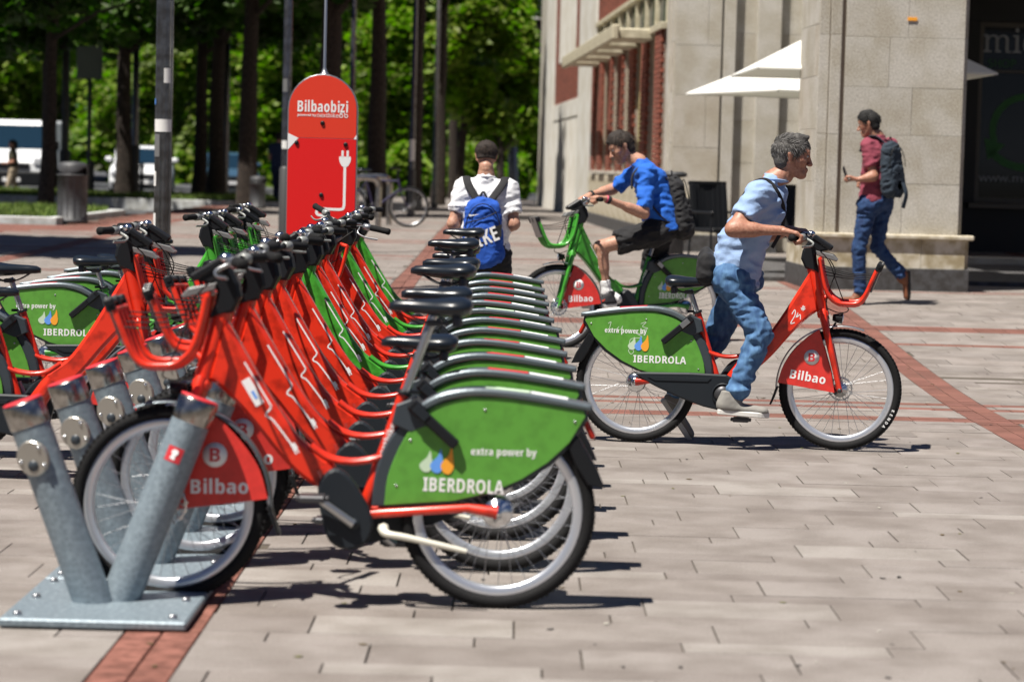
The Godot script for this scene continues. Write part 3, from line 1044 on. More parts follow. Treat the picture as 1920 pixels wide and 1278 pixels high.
func build_trees():
	for i in 3:
		leaf_meshes.append(leaf_clump(200 + i, 16, 0.13))
	# [x, z, height, girth, crown start, radius, clumps, dark?, label]
	var list = [
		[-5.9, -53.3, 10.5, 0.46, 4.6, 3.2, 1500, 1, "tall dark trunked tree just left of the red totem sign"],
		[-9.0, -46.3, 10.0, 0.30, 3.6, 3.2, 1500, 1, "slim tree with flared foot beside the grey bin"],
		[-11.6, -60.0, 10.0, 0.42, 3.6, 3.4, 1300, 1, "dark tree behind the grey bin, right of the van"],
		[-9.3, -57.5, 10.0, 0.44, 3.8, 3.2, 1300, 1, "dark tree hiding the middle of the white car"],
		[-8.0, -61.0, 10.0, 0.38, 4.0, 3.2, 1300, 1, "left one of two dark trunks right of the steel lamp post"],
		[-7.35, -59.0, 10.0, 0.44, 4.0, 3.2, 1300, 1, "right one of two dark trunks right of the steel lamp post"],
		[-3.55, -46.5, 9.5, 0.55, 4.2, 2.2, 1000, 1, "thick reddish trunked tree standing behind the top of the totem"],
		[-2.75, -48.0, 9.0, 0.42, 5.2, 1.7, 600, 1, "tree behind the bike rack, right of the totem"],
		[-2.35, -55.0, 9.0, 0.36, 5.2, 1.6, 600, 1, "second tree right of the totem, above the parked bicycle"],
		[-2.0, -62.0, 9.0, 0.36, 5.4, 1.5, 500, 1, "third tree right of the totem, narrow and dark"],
		[-1.9, -75.0, 8.0, 0.36, 3.6, 1.5, 600, 2, "fourth tree right of the totem, partly in sun"],
		[-13.3, -52.0, 10.0, 0.40, 3.4, 3.4, 1300, 1, "dark tree at the left edge above the white van"],
		[-1.55, -66.5, 6.6, 0.26, 1.9, 1.35, 1000, 2, "young bright green tree right of the parked bicycle"],
		[-0.45, -71.0, 6.4, 0.24, 1.6, 1.1, 900, 2, "young bright green tree nearest the far end of the stone building"],
		[-3.9, -86.0, 7.0, 0.30, 1.6, 2.6, 1300, 2, "bright green tree behind the totem's right side"],
		[-0.75, -84.0, 7.4, 0.30, 1.0, 1.9, 1500, 2, "bright green tree rising behind the man in the white shirt"],
		[0.3, -98.0, 5.2, 0.34, 1.0, 1.6, 900, 2, "green tree touching the far end of the stone building"],
		[-8.8, -92.0, 7.5, 0.34, 1.6, 3.0, 1400, 2, "sunlit tree across the road behind the two dark trunks"],
		[-13.0, -91.0, 7.0, 0.34, 1.8, 3.0, 1400, 2, "sunlit tree across the road above the white car"],
		[-17.8, -92.0, 8.0, 0.34, 2.0, 3.2, 1400, 2, "sunlit tree across the road above the white van"],
		[-6.0, -99.0, 8.5, 0.34, 1.4, 2.8, 1400, 2, "sunlit tree across the road left of the totem"],
		[-22.0, -96.0, 8.0, 0.34, 1.8, 3.2, 1200, 2, "sunlit tree across the road at the left edge"],
		[-2.3, -96.0, 9.0, 0.34, 1.4, 2.4, 1300, 2, "tall sunlit tree behind the row of trunks right of the totem"],
		[-9.6, -27.5, 11.0, 0.40, 6.0, 3.0, 1300, 1, "tree left of the view whose crown shades the paving behind the docks"],
		[-13.5, -30.5, 11.0, 0.40, 6.0, 3.0, 1000, 1, "tree farther left whose crown shades the brick paving"],
	]
	var k = 0
	for a in list:
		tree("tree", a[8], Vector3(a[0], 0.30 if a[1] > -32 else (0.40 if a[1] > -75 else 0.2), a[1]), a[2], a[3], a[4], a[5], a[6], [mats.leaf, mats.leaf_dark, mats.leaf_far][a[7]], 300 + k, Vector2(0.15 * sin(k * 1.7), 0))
		k += 1
	# shrubs and a far wood that closes the view
	var far = MultiMeshInstance3D.new()
	var r = RandomNumberGenerator.new()
	r.seed = 99
	var mm = MultiMesh.new()
	mm.transform_format = MultiMesh.TRANSFORM_3D
	mm.use_colors = true
	mm.mesh = leaf_meshes[0]
	var n = 20000
	mm.instance_count = n
	for i in n:
		var x = r.randf_range(-38, 9)
		var f = r.randf()
		var z = -106.0 - 34.0 * f
		var lump = 1.1 * sin(x * 0.9 + 1.3 * sin(z * 0.3)) + 0.8 * sin(z * 0.55 + x * 0.4)
		var y = 0.4 + 13.5 * f + lump + r.randf_range(-0.9, 0.5)
		if x > -2.5:
			y = minf(y, 5.6 + 0.3 * lump)
		mm.set_instance_transform(i, Transform3D(Basis(Vector3.UP, r.randf() * TAU).scaled(Vector3.ONE * r.randf_range(1.2, 2.4)), Vector3(x, y, z)))
		var k2 = r.randf_range(0.6, 1.2)
		mm.set_instance_color(i, Color(k2, k2, k2))
	far.multimesh = mm
	far.name = "far_wood"
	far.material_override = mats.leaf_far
	far.set_meta("kind", "stuff")
	tag(far, "mass of green woodland closing the view beyond the road", "wood")
	add_child(far)
	var hm = MultiMeshInstance3D.new()
	mm = MultiMesh.new()
	mm.transform_format = MultiMesh.TRANSFORM_3D
	mm.use_colors = true
	mm.mesh = leaf_meshes[1]
	n = 2600
	mm.instance_count = n
	for i in n:
		var x = r.randf_range(-4.2, 0.2)
		var y = r.randf_range(0.3, 1.5 + 0.5 * sin(x * 3.0))
		mm.set_instance_transform(i, Transform3D(Basis(Vector3.UP, r.randf() * TAU).scaled(Vector3.ONE * r.randf_range(0.7, 1.1)), Vector3(x, y, -79.0 - r.randf() * 1.6)))
		var k2 = r.randf_range(0.7, 1.3)
		mm.set_instance_color(i, Color(k2, k2, k2 * 0.8))
	hm.multimesh = mm
	hm.name = "hedge"
	hm.set_meta("kind", "stuff")
	hm.material_override = mats.leaf_far
	tag(hm, "low sunlit hedge at the end of the plaza behind the parked bicycle", "hedge")
	add_child(hm)

# ---------------------------------------------------------------- docks
func build_docks():
	for k in 12:
		var z = -7.97 - 0.76 * k
		var y = H(z)
		var ords = ["first", "second", "third", "fourth", "fifth", "sixth", "seventh", "eighth", "ninth", "tenth", "eleventh", "twelfth"]
		var t = thing("bike_dock", "%s steel V shaped bike dock counted from the camera%s" % [ords[k], ", with a red sticker" if k == 0 else ""], "bike dock", Vector3(-1.335, y, z), 0.0, "V shaped docks along the bike rows")
		var key = "dock"
		if not cache.has(key):
			var mb = MB.new()
			mb.cbox(Vector3(0.02, 0.02, 0.0), Vector3(0.60, 0.028, 0.745), 0.006)
			cache["dock_plate"] = mb.done()
			var posts = [[Vector3(-0.035, 0.03, 0.03), Vector3(-0.245, 0.615, 0.05), -1.0], [Vector3(0.045, 0.03, -0.02), Vector3(0.265, 0.625, -0.075), 1.0]]
			for i in 2:
				var a: Vector3 = posts[i][0]
				var b: Vector3 = posts[i][1]
				var ax = (b - a).normalized()
				mb = MB.new()
				mb.lathe([Vector2(0.0655, -0.03), Vector2(0.0655, (b - a).length())], a, ax, 24)
				cache["dock_post%d" % i] = mb.done()
				mb = MB.new()
				mb.lathe([Vector2(0.0655, 0.0), Vector2(0.0685, 0.004), Vector2(0.0685, 0.078), Vector2(0.065, 0.084), Vector2(0.055, 0.085)], b, ax, 24)
				cache["dock_band%d" % i] = mb.done()
				mb = MB.new()
				mb.lathe([Vector2(0.066, 0.0835), Vector2(0.066, 0.088), Vector2(0.06, 0.090), Vector2(0.0, 0.091)], b, ax, 24)
				cache["dock_cap%d" % i] = mb.done()
				# lock plate: a rounded shield lying on the post
				mb = MB.new()
				var out = []
				for s in 20:
					var an = TAU * s / 20.0
					out.append(Vector2(cos(an) * 0.055, sin(an) * 0.06))
				var zz = Vector3(-0.25, 0.0, 1.0).normalized()
				zz = (zz - ax * zz.dot(ax)).normalized()
				var xf = Transform3D(Basis(ax.cross(zz), ax, zz), a.lerp(b, 0.84) + zz * 0.063)
				mb.prism(out, -0.01, 0.010, 0.003, xf)
				cache["dock_lock%d" % i] = mb.done()
				mb = MB.new()
				mb.lathe([Vector2(0.0, 0.003), Vector2(0.018, 0.003), Vector2(0.019, 0.0)], xf * Vector3(-0.004, -0.024, 0.010), zz, 14)
				cache["dock_hole%d" % i] = mb.done()
				mb = MB.new()
				for v in [Vector3(0.035, 0.03, 0.0105), Vector3(0.035, -0.03, 0.0105), Vector3(-0.04, 0.0, 0.0105)]:
					mb.ball(xf * v, Vector3.ONE * 0.007, 5)
				cache["dock_bolt%d" % i] = mb.done()
			mb = MB.new()
			for sx in [-1, 1]:
				for sz in [-1, 0, 1]:
					mb.lathe([Vector2(0.014, 0.0), Vector2(0.014, 0.012), Vector2(0.0, 0.013)], Vector3(0.02 + sx * 0.25, 0.034, sz * 0.31), Vector3.UP, 6)
			cache["dock_anchor"] = mb.done()
			cache[key] = true
		part("base_plate", cache["dock_plate"], mats.galvanised, t)
		part("anchor_bolts", cache["dock_anchor"], mats.steel, t).set_meta("kind", "stuff")
		for i in 2:
			var p = part("post", cache["dock_post%d" % i], mats.galvanised, t)
			part("band", cache["dock_band%d" % i], mats.brushed_steel, p)
			part("cap", cache["dock_cap%d" % i], mats.red_print, p)
			if i == 0 or k > 11:
				part("lock_plate", cache["dock_lock%d" % i], mats.dock_plate, p)
				part("keyhole", cache["dock_hole%d" % i], mats.dark_shell, p)
				part("bolts", cache["dock_bolt%d" % i], mats.chrome, p).set_meta("kind", "stuff")
			if k == 0 and i == 1:
				var ax = Vector3(0.22, 0.595, -0.055).normalized()
				var zz = Vector3(-0.1, 0, 1.0)
				zz = (zz - ax * zz.dot(ax)).normalized()
				var b = Basis(ax.cross(zz), ax, zz)
				var s = MB.new()
				s.smooth(1)
				for j in 6:
					var a0 = -0.42 + 0.14 * j
					var a1 = a0 + 0.14
					var f = func(a, h): return Vector3(sin(a) * 0.0662, h, cos(a) * 0.0662)
					s.q(f.call(a0, 0.026), f.call(a1, 0.026), f.call(a1, -0.026), f.call(a0, -0.026))
				var st = part("sticker", s.done(), mats.red_print, p, Transform3D(b, Vector3(0.045, 0.03, -0.02).lerp(Vector3(0.265, 0.625, -0.075), 0.82)))
				var e = MB.new()
				e.prism([Vector2(-0.011, -0.016), Vector2(0.008, -0.018), Vector2(0.006, -0.004), Vector2(0.013, 0.004), Vector2(0.011, 0.016), Vector2(-0.004, 0.018), Vector2(-0.012, 0.008), Vector2(-0.006, 0.0)], 0.0664, 0.0672)
				part("emblem", e.done(), mats.white_print, st)

# ---------------------------------------------------------------- share bikes
var cache := {}
const R := 0.334
const WB := 1.12

func P2(a: Array) -> Array:
	var out = []
	for i in range(0, a.size(), 2):
		out.append(Vector2(a[i], a[i + 1]))
	return out

func P3(a: Array, z := 0.0) -> Array:
	var out = []
	for i in range(0, a.size(), 2):
		out.append(Vector3(a[i], a[i + 1], z))
	return out

func fit_text(parent: Node, text: String, width: float, height: float, center: Vector3, side: float, m: Material, slant := 0.0, bold := true, serif := false):
	var tm = lettering(text, 0.05, bold, serif)
	var bb = tm.get_aabb()
	var b = Basis(Vector3.UP, 0.0 if side > 0 else PI) * Basis(Vector3(0, 0, 1), slant) * Basis.from_scale(Vector3(width / bb.size.x, height / bb.size.y, 1.0))
	part("lettering", tm, m, parent, Transform3D(b, center - b * bb.get_center()))

func loft(mb: MB, st: Array, n := 14):
	# stations: [center, half width (z), half height (y)]
	mb.smooth(1)
	var rings = []
	for s in st:
		var ring = []
		for k in n:
			var a = TAU * k / n
			ring.append(s[0] + Vector3(0, sin(a) * s[2], cos(a) * s[1]))
		rings.append(ring)
	for i in st.size() - 1:
		for k in n:
			var k2 = (k + 1) % n
			mb.q(rings[i][k], rings[i][k2], rings[i + 1][k2], rings[i + 1][k])
	for k in range(1, n - 1):
		mb.t(rings[0][0], rings[0][k + 1], rings[0][k])
		mb.t(rings[-1][0], rings[-1][k], rings[-1][k + 1])
	mb.smooth(-1)

func bike_meshes():
	var mb: MB
	# wheels, centred on the hub
	mb = MB.new()
	var prof = []
	for k in 14:
		var a = TAU * k / 14.0
		prof.append(Vector2(R - 0.0235 + cos(a) * 0.0235, sin(a) * 0.0235))
	mb.revolve(prof, Vector3.ZERO, 0, TAU, 64)
	for i in 96:
		for s in [-1, 1]:
			var a = TAU * (i + 0.25 * s) / 96.0
			var c = Vector3(cos(a), sin(a), 0) * (R - 0.004) + Vector3(0, 0, s * 0.015)
			mb.box(c, Vector3(0.008, 0.010, 0.008), Basis(Vector3(0, 0, 1), a))
	cache.tyre = mb.done()
	mb = MB.new()
	mb.revolve(P2([0.292, 0.012, 0.292, -0.012, 0.284, -0.0135, 0.262, -0.012, 0.256, -0.005, 0.256, 0.005, 0.262, 0.012, 0.284, 0.0135]), Vector3.ZERO, 0, TAU, 64)
	cache.rim = mb.done()
	mb = MB.new()
	for i in 32:
		var a = TAU * i / 32.0
		var s = 1.0 if i % 2 else -1.0
		var ah = a + (0.55 if (i / 2) % 2 else -0.55)
		mb.tube([Vector3(cos(ah) * 0.036, sin(ah) * 0.036, s * 0.028), Vector3(cos(a) * 0.257, sin(a) * 0.257, s * 0.003)], 0.0012, 4, 1.0, Vector3.UP, false)
	cache.spokes = mb.done()
	mb = MB.new()
	mb.lathe(P2([0.0, -0.055, 0.010, -0.055, 0.010, -0.036, 0.040, -0.034, 0.040, -0.026, 0.026, -0.022, 0.026, 0.022, 0.040, 0.026, 0.040, 0.034, 0.010, 0.036, 0.010, 0.055, 0.0, 0.055]), Vector3.ZERO, Vector3(0, 0, 1), 18)
	cache.front_hub = mb.done()
	mb = MB.new()
	mb.lathe(P2([0.0, -0.062, 0.012, -0.062, 0.014, -0.045, 0.048, -0.04, 0.055, -0.026, 0.055, 0.020, 0.048, 0.03, 0.030, 0.034, 0.012, 0.045, 0.012, 0.065, 0.0, 0.066]), Vector3.ZERO, Vector3(0, 0, 1), 20)
	cache.rear_hub = mb.done()
	mb = MB.new()
	for i in 14:
		var a = TAU * i / 14.0
		mb.box(Vector3(cos(a) * 0.062, sin(a) * 0.062, -0.042), Vector3(0.014, 0.016, 0.002), Basis(Vector3(0, 0, 1), a + 0.5))
		mb.box(Vector3(cos(a) * 0.045, sin(a) * 0.045, -0.042), Vector3(0.03, 0.004, 0.002), Basis(Vector3(0, 0, 1), a + 0.9))
	mb.revolve(P2([0.058, -0.041, 0.058, -0.043, 0.066, -0.043, 0.066, -0.041]), Vector3.ZERO, 0, TAU, 28)
	cache.disc = mb.done()
	# frame
	mb = MB.new()
	var up = curve2(P2([0.935, 0.975, 0.86, 0.845, 0.775, 0.705, 0.69, 0.585, 0.625, 0.53, 0.575, 0.495]), 3)
	var dn = curve2(P2([0.555, 0.45, 0.60, 0.405, 0.665, 0.435, 0.745, 0.51, 0.84, 0.625, 0.925, 0.715, 0.99, 0.765]), 3)
	mb.prism(up + dn, -0.034, 0.034, 0.014)
	mb.tube([Vector3(0.946, 0.995, 0), Vector3(1.012, 0.757, 0)], 0.032, 14)
	mb.tube([Vector3(0.60, 0.47, 0), Vector3(0.50, 0.31, 0)], [0.040, 0.045], 12)
	cache.main_tube = mb.done()
	mb = MB.new()
	mb.tube([Vector3(0.455, 0.33, 0), Vector3(0.326, 0.735, 0)], [0.022, 0.0195], 12)
	cache.seat_tube = mb.done()
	mb = MB.new()
	for s in [-1, 1]:
		mb.tube(curve(P3([0.395, 0.515, 0.44, 0.50, 0.51, 0.492, 0.58, 0.505, 0.64, 0.545], s * 0.022), 4), 0.0105, 8)
	cache.step_bars = mb.done()
	for s in [-1, 1]:
		mb = MB.new()
		mb.tube([Vector3(0.50, 0.305, s * 0.03), Vector3(0.40, 0.325, s * 0.058), Vector3(0.10, 0.352, s * 0.066), Vector3(0.0, R + 0.005, s * 0.066)], [0.016, 0.015, 0.014, 0.022], 8, 0.8)
		cache["stay%d" % s] = mb.done()
	mb = MB.new()
	mb.lathe(P2([0.0, 0.004, 0.024, 0.004, 0.026, 0.0, 0.026, -0.01]), Vector3(0.326, 0.735, 0), Vector3(-0.33, 0.94, 0).normalized(), 14)
	mb.box(Vector3(0.30, 0.735, 0), Vector3(0.05, 0.012, 0.02))
	cache.collar = mb.done()
	# covers round the crank
	mb = MB.new()
	mb.prism(curve2(P2([0.605, 0.43, 0.555, 0.475, 0.50, 0.445, 0.445, 0.36, 0.418, 0.29, 0.44, 0.225, 0.505, 0.198, 0.565, 0.225, 0.59, 0.29, 0.605, 0.36]), 3, true), -0.072, -0.02, 0.010)
	mb.lathe(P2([0.02, 0.0, 0.02, 0.006, 0.014, 0.010, 0.0, 0.010]), Vector3(0.485, 0.29, -0.072), Vector3(0, 0, -1), 14)
	cache.motor_cover = mb.done()
	mb = MB.new()
	mb.prism(P2([0.0, 0.39, 0.02, 0.395, 0.30, 0.402, 0.50, 0.398, 0.555, 0.37, 0.575, 0.31, 0.56, 0.245, 0.515, 0.208, 0.46, 0.202, 0.38, 0.218, 0.28, 0.25, 0.13, 0.312, 0.03, 0.36]), 0.050, 0.082, 0.008)
	mb.prism(P2([0.07, 0.372, 0.42, 0.376, 0.40, 0.355, 0.11, 0.352]), 0.082, 0.086, 0.002)
	mb.revolve(P2([0.052, 0.080, 0.052, 0.090, 0.062, 0.090, 0.062, 0.080]), Vector3(0.485, 0.29, 0), 0, TAU, 24)
	cache.chain_cover = mb.done()
	mb = MB.new()
	mb.lathe(P2([0.0, 0.094, 0.018, 0.094, 0.05, 0.086, 0.05, 0.07]), Vector3(0.485, 0.29, 0), Vector3(0, 0, 1), 16)
	cache.crank_boss = mb.done()
	# crank arm along +x from the bottom bracket, with a pedal
	mb = MB.new()
	mb.tube([Vector3(0, 0, 0), Vector3(0.165, 0, 0.012)], [0.016, 0.012], 8, 0.6)
	cache.crank = mb.done()
	mb = MB.new()
	mb.cbox(Vector3(0, 0, 0.06), Vector3(0.09, 0.024, 0.085), 0.006)
	mb.cbox(Vector3(0.05, 0, 0.06), Vector3(0.012, 0.016, 0.05), 0.003)
	mb.cbox(Vector3(-0.05, 0, 0.06), Vector3(0.012, 0.016, 0.05), 0.003)
	cache.pedal = mb.done()
	mb = MB.new()
	mb.tube(curve([Vector3(0.385, 0.275, -0.06), Vector3(0.37, 0.262, -0.095), Vector3(0.30, 0.252, -0.105), Vector3(0.10, 0.212, -0.112)], 4), [0.020, 0.019, 0.018, 0.016, 0.014, 0.013, 0.012, 0.012, 0.012, 0.011, 0.011, 0.010, 0.008], 8)
	cache.stand = mb.done()
	# saddle and post, origin at the clamp
	mb = MB.new()
	loft(mb, [[Vector3(-0.135, 0.030, 0), 0.035, 0.012], [Vector3(-0.128, 0.026, 0), 0.070, 0.026], [Vector3(-0.105, 0.024, 0), 0.088, 0.036], [Vector3(-0.06, 0.022, 0), 0.086, 0.036], [Vector3(-0.01, 0.020, 0), 0.066, 0.030], [Vector3(0.04, 0.020, 0), 0.040, 0.026], [Vector3(0.09, 0.021, 0), 0.028, 0.022], [Vector3(0.13, 0.020, 0), 0.024, 0.019], [Vector3(0.150, 0.016, 0), 0.014, 0.012]], 16)
	cache.saddle = mb.done()
	mb = MB.new()
	for s in [-1, 1]:
		mb.tube(curve([Vector3(-0.10, 0.0, s * 0.045), Vector3(-0.05, -0.032, s * 0.022), Vector3(0.03, -0.032, s * 0.02), Vector3(0.10, 0.004, s * 0.01)], 4), 0.0035, 6)
	mb.cbox(Vector3(-0.005, -0.034, 0), Vector3(0.05, 0.02, 0.05), 0.004)
	for s in [-1, 1]:
		mb.lathe(P2([0.016, -0.04, 0.017, -0.01, 0.013, 0.0]), Vector3(-0.085, 0.0, s * 0.04), Vector3.UP, 8)
	cache.rails = mb.done()
	mb = MB.new()
	mb.tube([Vector3(0, -0.03, 0), Vector3(0.14, -0.43, 0)], 0.0145, 12)
	cache.post = mb.done()
	# rear mudguard: shell, cap, panels
	mb = MB.new()
	mb.prism(curve2(P2([0.428, 0.345, 0.418, 0.46, 0.378, 0.57, 0.312, 0.655]), 4) + P2([0.21, 0.712, 0.09, 0.742, -0.10, 0.728, -0.295, 0.70, -0.302, 0.66, -0.25, 0.575, -0.18, 0.50, -0.09, 0.44, 0.0, 0.400, 0.15, 0.362, 0.30, 0.342]), -0.036, 0.036, 0.008)
	cache.shell = mb.done()
	mb = MB.new()
	mb.prism(curve2(P2([0.290, 0.680, 0.25, 0.712, 0.185, 0.742, 0.09, 0.757, -0.02, 0.753, -0.15, 0.737, -0.312, 0.710]), 4) + curve2(P2([-0.312, 0.688, -0.15, 0.711, -0.02, 0.727, 0.09, 0.730, 0.175, 0.714, 0.232, 0.688, 0.270, 0.660]), 4), -0.054, 0.054, 0.008)
	cache.cap = mb.done()
	for s in [-1, 1]:
		mb = MB.new()
		var out = curve2(P2([0.384, 0.352, 0.374, 0.45, 0.337, 0.55, 0.285, 0.635, 0.215, 0.695, 0.10, 0.728]), 3) + P2([-0.02, 0.727, -0.15, 0.710, -0.284, 0.690, -0.290, 0.670, -0.238, 0.58, -0.168, 0.512, -0.08, 0.452, 0.02, 0.405, 0.15, 0.372])
		mb.prism(out, minf(s * 0.036, s * 0.0465), maxf(s * 0.036, s * 0.0465), 0.002)
		cache["panel%d" % s] = mb.done()
		mb = MB.new()
		mb.prism(P2([0.998, 0.662] ) + curve2(P2([0.935, 0.618, 0.868, 0.548, 0.81, 0.462, 0.780, 0.362]), 3) + P2([1.092, 0.318, 1.07, 0.43]), s * 0.036 - 0.002, s * 0.036 + 0.002, 0.001)
		cache["front_panel%d" % s] = mb.done()
	for i in 3:
		mb = MB.new()
		var w = curve2(P2([-0.018, 0.004, -0.006, -0.018, 0.014, -0.020, 0.026, -0.002, 0.024, 0.024, 0.018, 0.052, 0.008, 0.030]), 3, true)
		mb.prism(w, 0.0, 0.0012 + 0.0004 * i)
		cache["drop%d" % i] = mb.done()
	mb = MB.new()
	mb.prism([Vector2(0.05, 0.7595), Vector2(-0.10, 0.7465), Vector2(-0.10, 0.7445), Vector2(0.05, 0.7575)], -0.036, 0.036)
	cache.sticker_red = mb.done()
	mb = MB.new()
	mb.prism([Vector2(-0.105, 0.7455), Vector2(-0.23, 0.7265), Vector2(-0.23, 0.7245), Vector2(-0.105, 0.7435)], -0.036, 0.036)
	cache.sticker_white = mb.done()
	mb = MB.new()
	mb.prism(P2([-0.268, 0.60, -0.228, 0.575, -0.262, 0.50, -0.305, 0.435, -0.362, 0.428, -0.335, 0.49]), -0.040, 0.040, 0.006)
	cache.flap = mb.done()
	mb = MB.new()
	mb.cbox(Vector3(-0.304, 0.625, 0), Vector3(0.022, 0.075, 0.06), 0.008, Basis(Vector3(0, 0, 1), -0.45))
	cache.tail_lamp = mb.done()
	mb = MB.new()
	for s in [-1, 1]:
		for p in P2([0.345, 0.42, 0.30, 0.575, -0.255, 0.652, 0.05, 0.685]):
			mb.ball(Vector3(p.x, p.y, s * 0.047), Vector3(0.005, 0.005, 0.003), 5)
	cache.rivets = mb.done()
	# bracket and ring lock at the seat tube
	mb = MB.new()
	mb.prism(P2([0.30, 0.715, 0.352, 0.695, 0.365, 0.63, 0.30, 0.60, 0.24, 0.625, 0.255, 0.66]), -0.048, 0.048, 0.006)
	cache.bracket = mb.done()
	mb = MB.new()
	for s in [-1, 1]:
		mb.cbox(Vector3(0.215, 0.625, s * 0.062), Vector3(0.19, 0.036, 0.03), 0.006, Basis(Vector3(0, 0, 1), 0.72))
	mb.cbox(Vector3(0.28, 0.685, 0), Vector3(0.06, 0.045, 0.15), 0.008, Basis(Vector3(0, 0, 1), 0.72))
	cache.lock = mb.done()
	mb = MB.new()
	mb.cbox(V0, Vector3(0.055, 0.03, 0.004), 0.001, Basis(Vector3(0, 0, 1), 0.72))
	cache.lock_face = mb.done()
	# fork
	mb = MB.new()
	for s in [-1, 1]:
		mb.tube([Vector3(1.012, 0.765, s * 0.030), Vector3(1.02, 0.72, s * 0.052), Vector3(1.07, 0.53, s * 0.052), Vector3(1.122, 0.325, s * 0.052)], [0.030, 0.031, 0.026, 0.021], 10, 0.62)
	mb.cbox(Vector3(1.014, 0.745, 0), Vector3(0.06, 0.045, 0.10), 0.012, Basis(Vector3(0, 0, 1), 0.26))
	cache.fork = mb.done()
	mb = MB.new()
	for s in [-1, 1]:
		mb.lathe(P2([0.013, 0.0, 0.013, 0.010, 0.008, 0.014, 0.0, 0.014]), Vector3(1.12, R, s * 0.062), Vector3(0, 0, s), 8)
	cache.nuts = mb.done()
	mb = MB.new()
	mb.revolve(P2([0.345, -0.034, 0.351, -0.030, 0.354, 0.0, 0.351, 0.030, 0.345, 0.034, 0.349, 0.0]), Vector3(1.12, R, 0), deg_to_rad(70), deg_to_rad(184), 28)
	cache.front_guard = mb.done()
	mb = MB.new()
	mb.prism(P2([0.772, 0.34, 0.784, 0.335, 0.766, 0.28, 0.748, 0.238, 0.738, 0.24, 0.756, 0.29]), -0.034, 0.034, 0.003)
	cache.front_flap = mb.done()
	mb = MB.new()
	mb.lathe(P2([0.0, -0.03, 0.018, -0.028, 0.026, 0.0, 0.030, 0.022, 0.030, 0.026, 0.026, 0.026]), Vector3(1.095, 0.725, 0), Vector3(1, -0.1, 0).normalized(), 16)
	mb.tube([Vector3(1.085, 0.70, 0), Vector3(1.06, 0.66, 0)], 0.006, 6)
	cache.lamp_body = mb.done()
	mb = MB.new()
	mb.lathe(P2([0.026, 0.024, 0.018, 0.030, 0.0, 0.032]), Vector3(1.095, 0.725, 0), Vector3(1, -0.1, 0).normalized(), 16)
	cache.lamp_lens = mb.done()
	# cockpit
	mb = MB.new()
	mb.prism(P2([0.910, 0.992, 0.992, 0.970, 0.972, 1.02, 0.965, 1.065, 0.985, 1.085, 1.03, 1.095, 1.04, 1.115, 0.96, 1.168, 0.925, 1.15, 0.892, 1.09, 0.884, 1.045]), -0.036, 0.036, 0.012)
	cache.console = mb.done()
	mb = MB.new()
	mb.cbox(Vector3(1.000, 1.135, 0), Vector3(0.125, 0.030, 0.085), 0.008, Basis(Vector3(0, 0, 1), -0.55))
	cache.display = mb.done()
	mb = MB.new()
	mb.prism(P2([0.965, 1.092, 1.06, 1.072, 1.085, 1.045, 1.078, 1.035, 1.03, 1.048, 0.97, 1.066]), -0.048, 0.048, 0.005)
	cache.plate = mb.done()
	mb = MB.new()
	var bar = curve([Vector3(0.845, 1.165, -0.30), Vector3(0.89, 1.168, -0.18), Vector3(0.94, 1.145, -0.05), Vector3(0.94, 1.145, 0.05), Vector3(0.89, 1.168, 0.18), Vector3(0.845, 1.165, 0.30)], 4)
	mb.tube(bar, 0.0115, 8)
	cache.handlebar = mb.done()
	for s in [-1, 1]:
		var dirv = Vector3(-0.045, -0.002, s * 0.12).normalized()
		mb = MB.new()
		mb.lathe(P2([0.0, 0.0, 0.0165, 0.002, 0.0185, 0.01, 0.0175, 0.05, 0.018, 0.10, 0.0195, 0.118, 0.014, 0.124, 0.0, 0.124]), Vector3(0.888, 1.168, s * 0.185), dirv, 12)
		cache["grip%d" % s] = mb.done()
		mb = MB.new()
		mb.lathe(P2([0.013, 0.0, 0.020, 0.004, 0.021, 0.04, 0.016, 0.046]), Vector3(0.902, 1.166, s * 0.142), dirv, 12)
		mb.tube(curve([Vector3(0.915, 1.158, s * 0.13), Vector3(0.955, 1.135, s * 0.15), Vector3(0.945, 1.12, s * 0.20), Vector3(0.905, 1.118, s * 0.265)], 4), 0.0075, 7, 0.6)
		cache["lever%d" % s] = mb.done()
	mb = MB.new()
	mb.ball(Vector3(0.93, 1.178, -0.085), Vector3(0.023, 0.018, 0.023), 7)
	cache.bell = mb.done()
	# basket rails, crossbars, plate, cords
	mb = MB.new()
	for z in [-0.115, -0.04, 0.04, 0.115]:
		var k = 0.0 if absf(z) > 0.1 else -0.012
		mb.tube(curve(P3([0.99, 1.05, 1.005, 0.97, 1.035, 0.872 + k, 1.085, 0.822 + k, 1.14, 0.812 + k, 1.205, 0.818 + k, 1.243, 0.865 + k, 1.275, 0.94, 1.298, 0.995], z), 3), 0.0115, 8)
	mb.tube([Vector3(0.992, 1.048, -0.115), Vector3(0.992, 1.048, 0.115)], 0.0115, 8)
	mb.tube([Vector3(1.298, 0.995, -0.115), Vector3(1.298, 0.995, 0.115)], 0.0115, 8)
	mb.tube([Vector3(0.985, 0.80, 0), Vector3(1.04, 0.85, 0), Vector3(1.10, 0.812, 0)], 0.014, 8)
	cache.basket = mb.done()
	mb = MB.new()
	mb.cbox(Vector3(1.300, 0.955, 0), Vector3(0.010, 0.17, 0.20), 0.003, Basis(Vector3(0, 0, 1), -0.36))
	cache.ad_plate = mb.done()
	mb = MB.new()
	for z in [-0.12, 0.0, 0.12]:
		mb.cbox(Vector3(1.312, 1.012, z), Vector3(0.035, 0.045, 0.022), 0.006, Basis(Vector3(0, 0, 1), -0.36))
	mb.tube([Vector3(1.31, 1.02, -0.135), Vector3(1.31, 1.02, 0.135)], 0.010, 8)
	cache.basket_clips = mb.done()
	mb = MB.new()
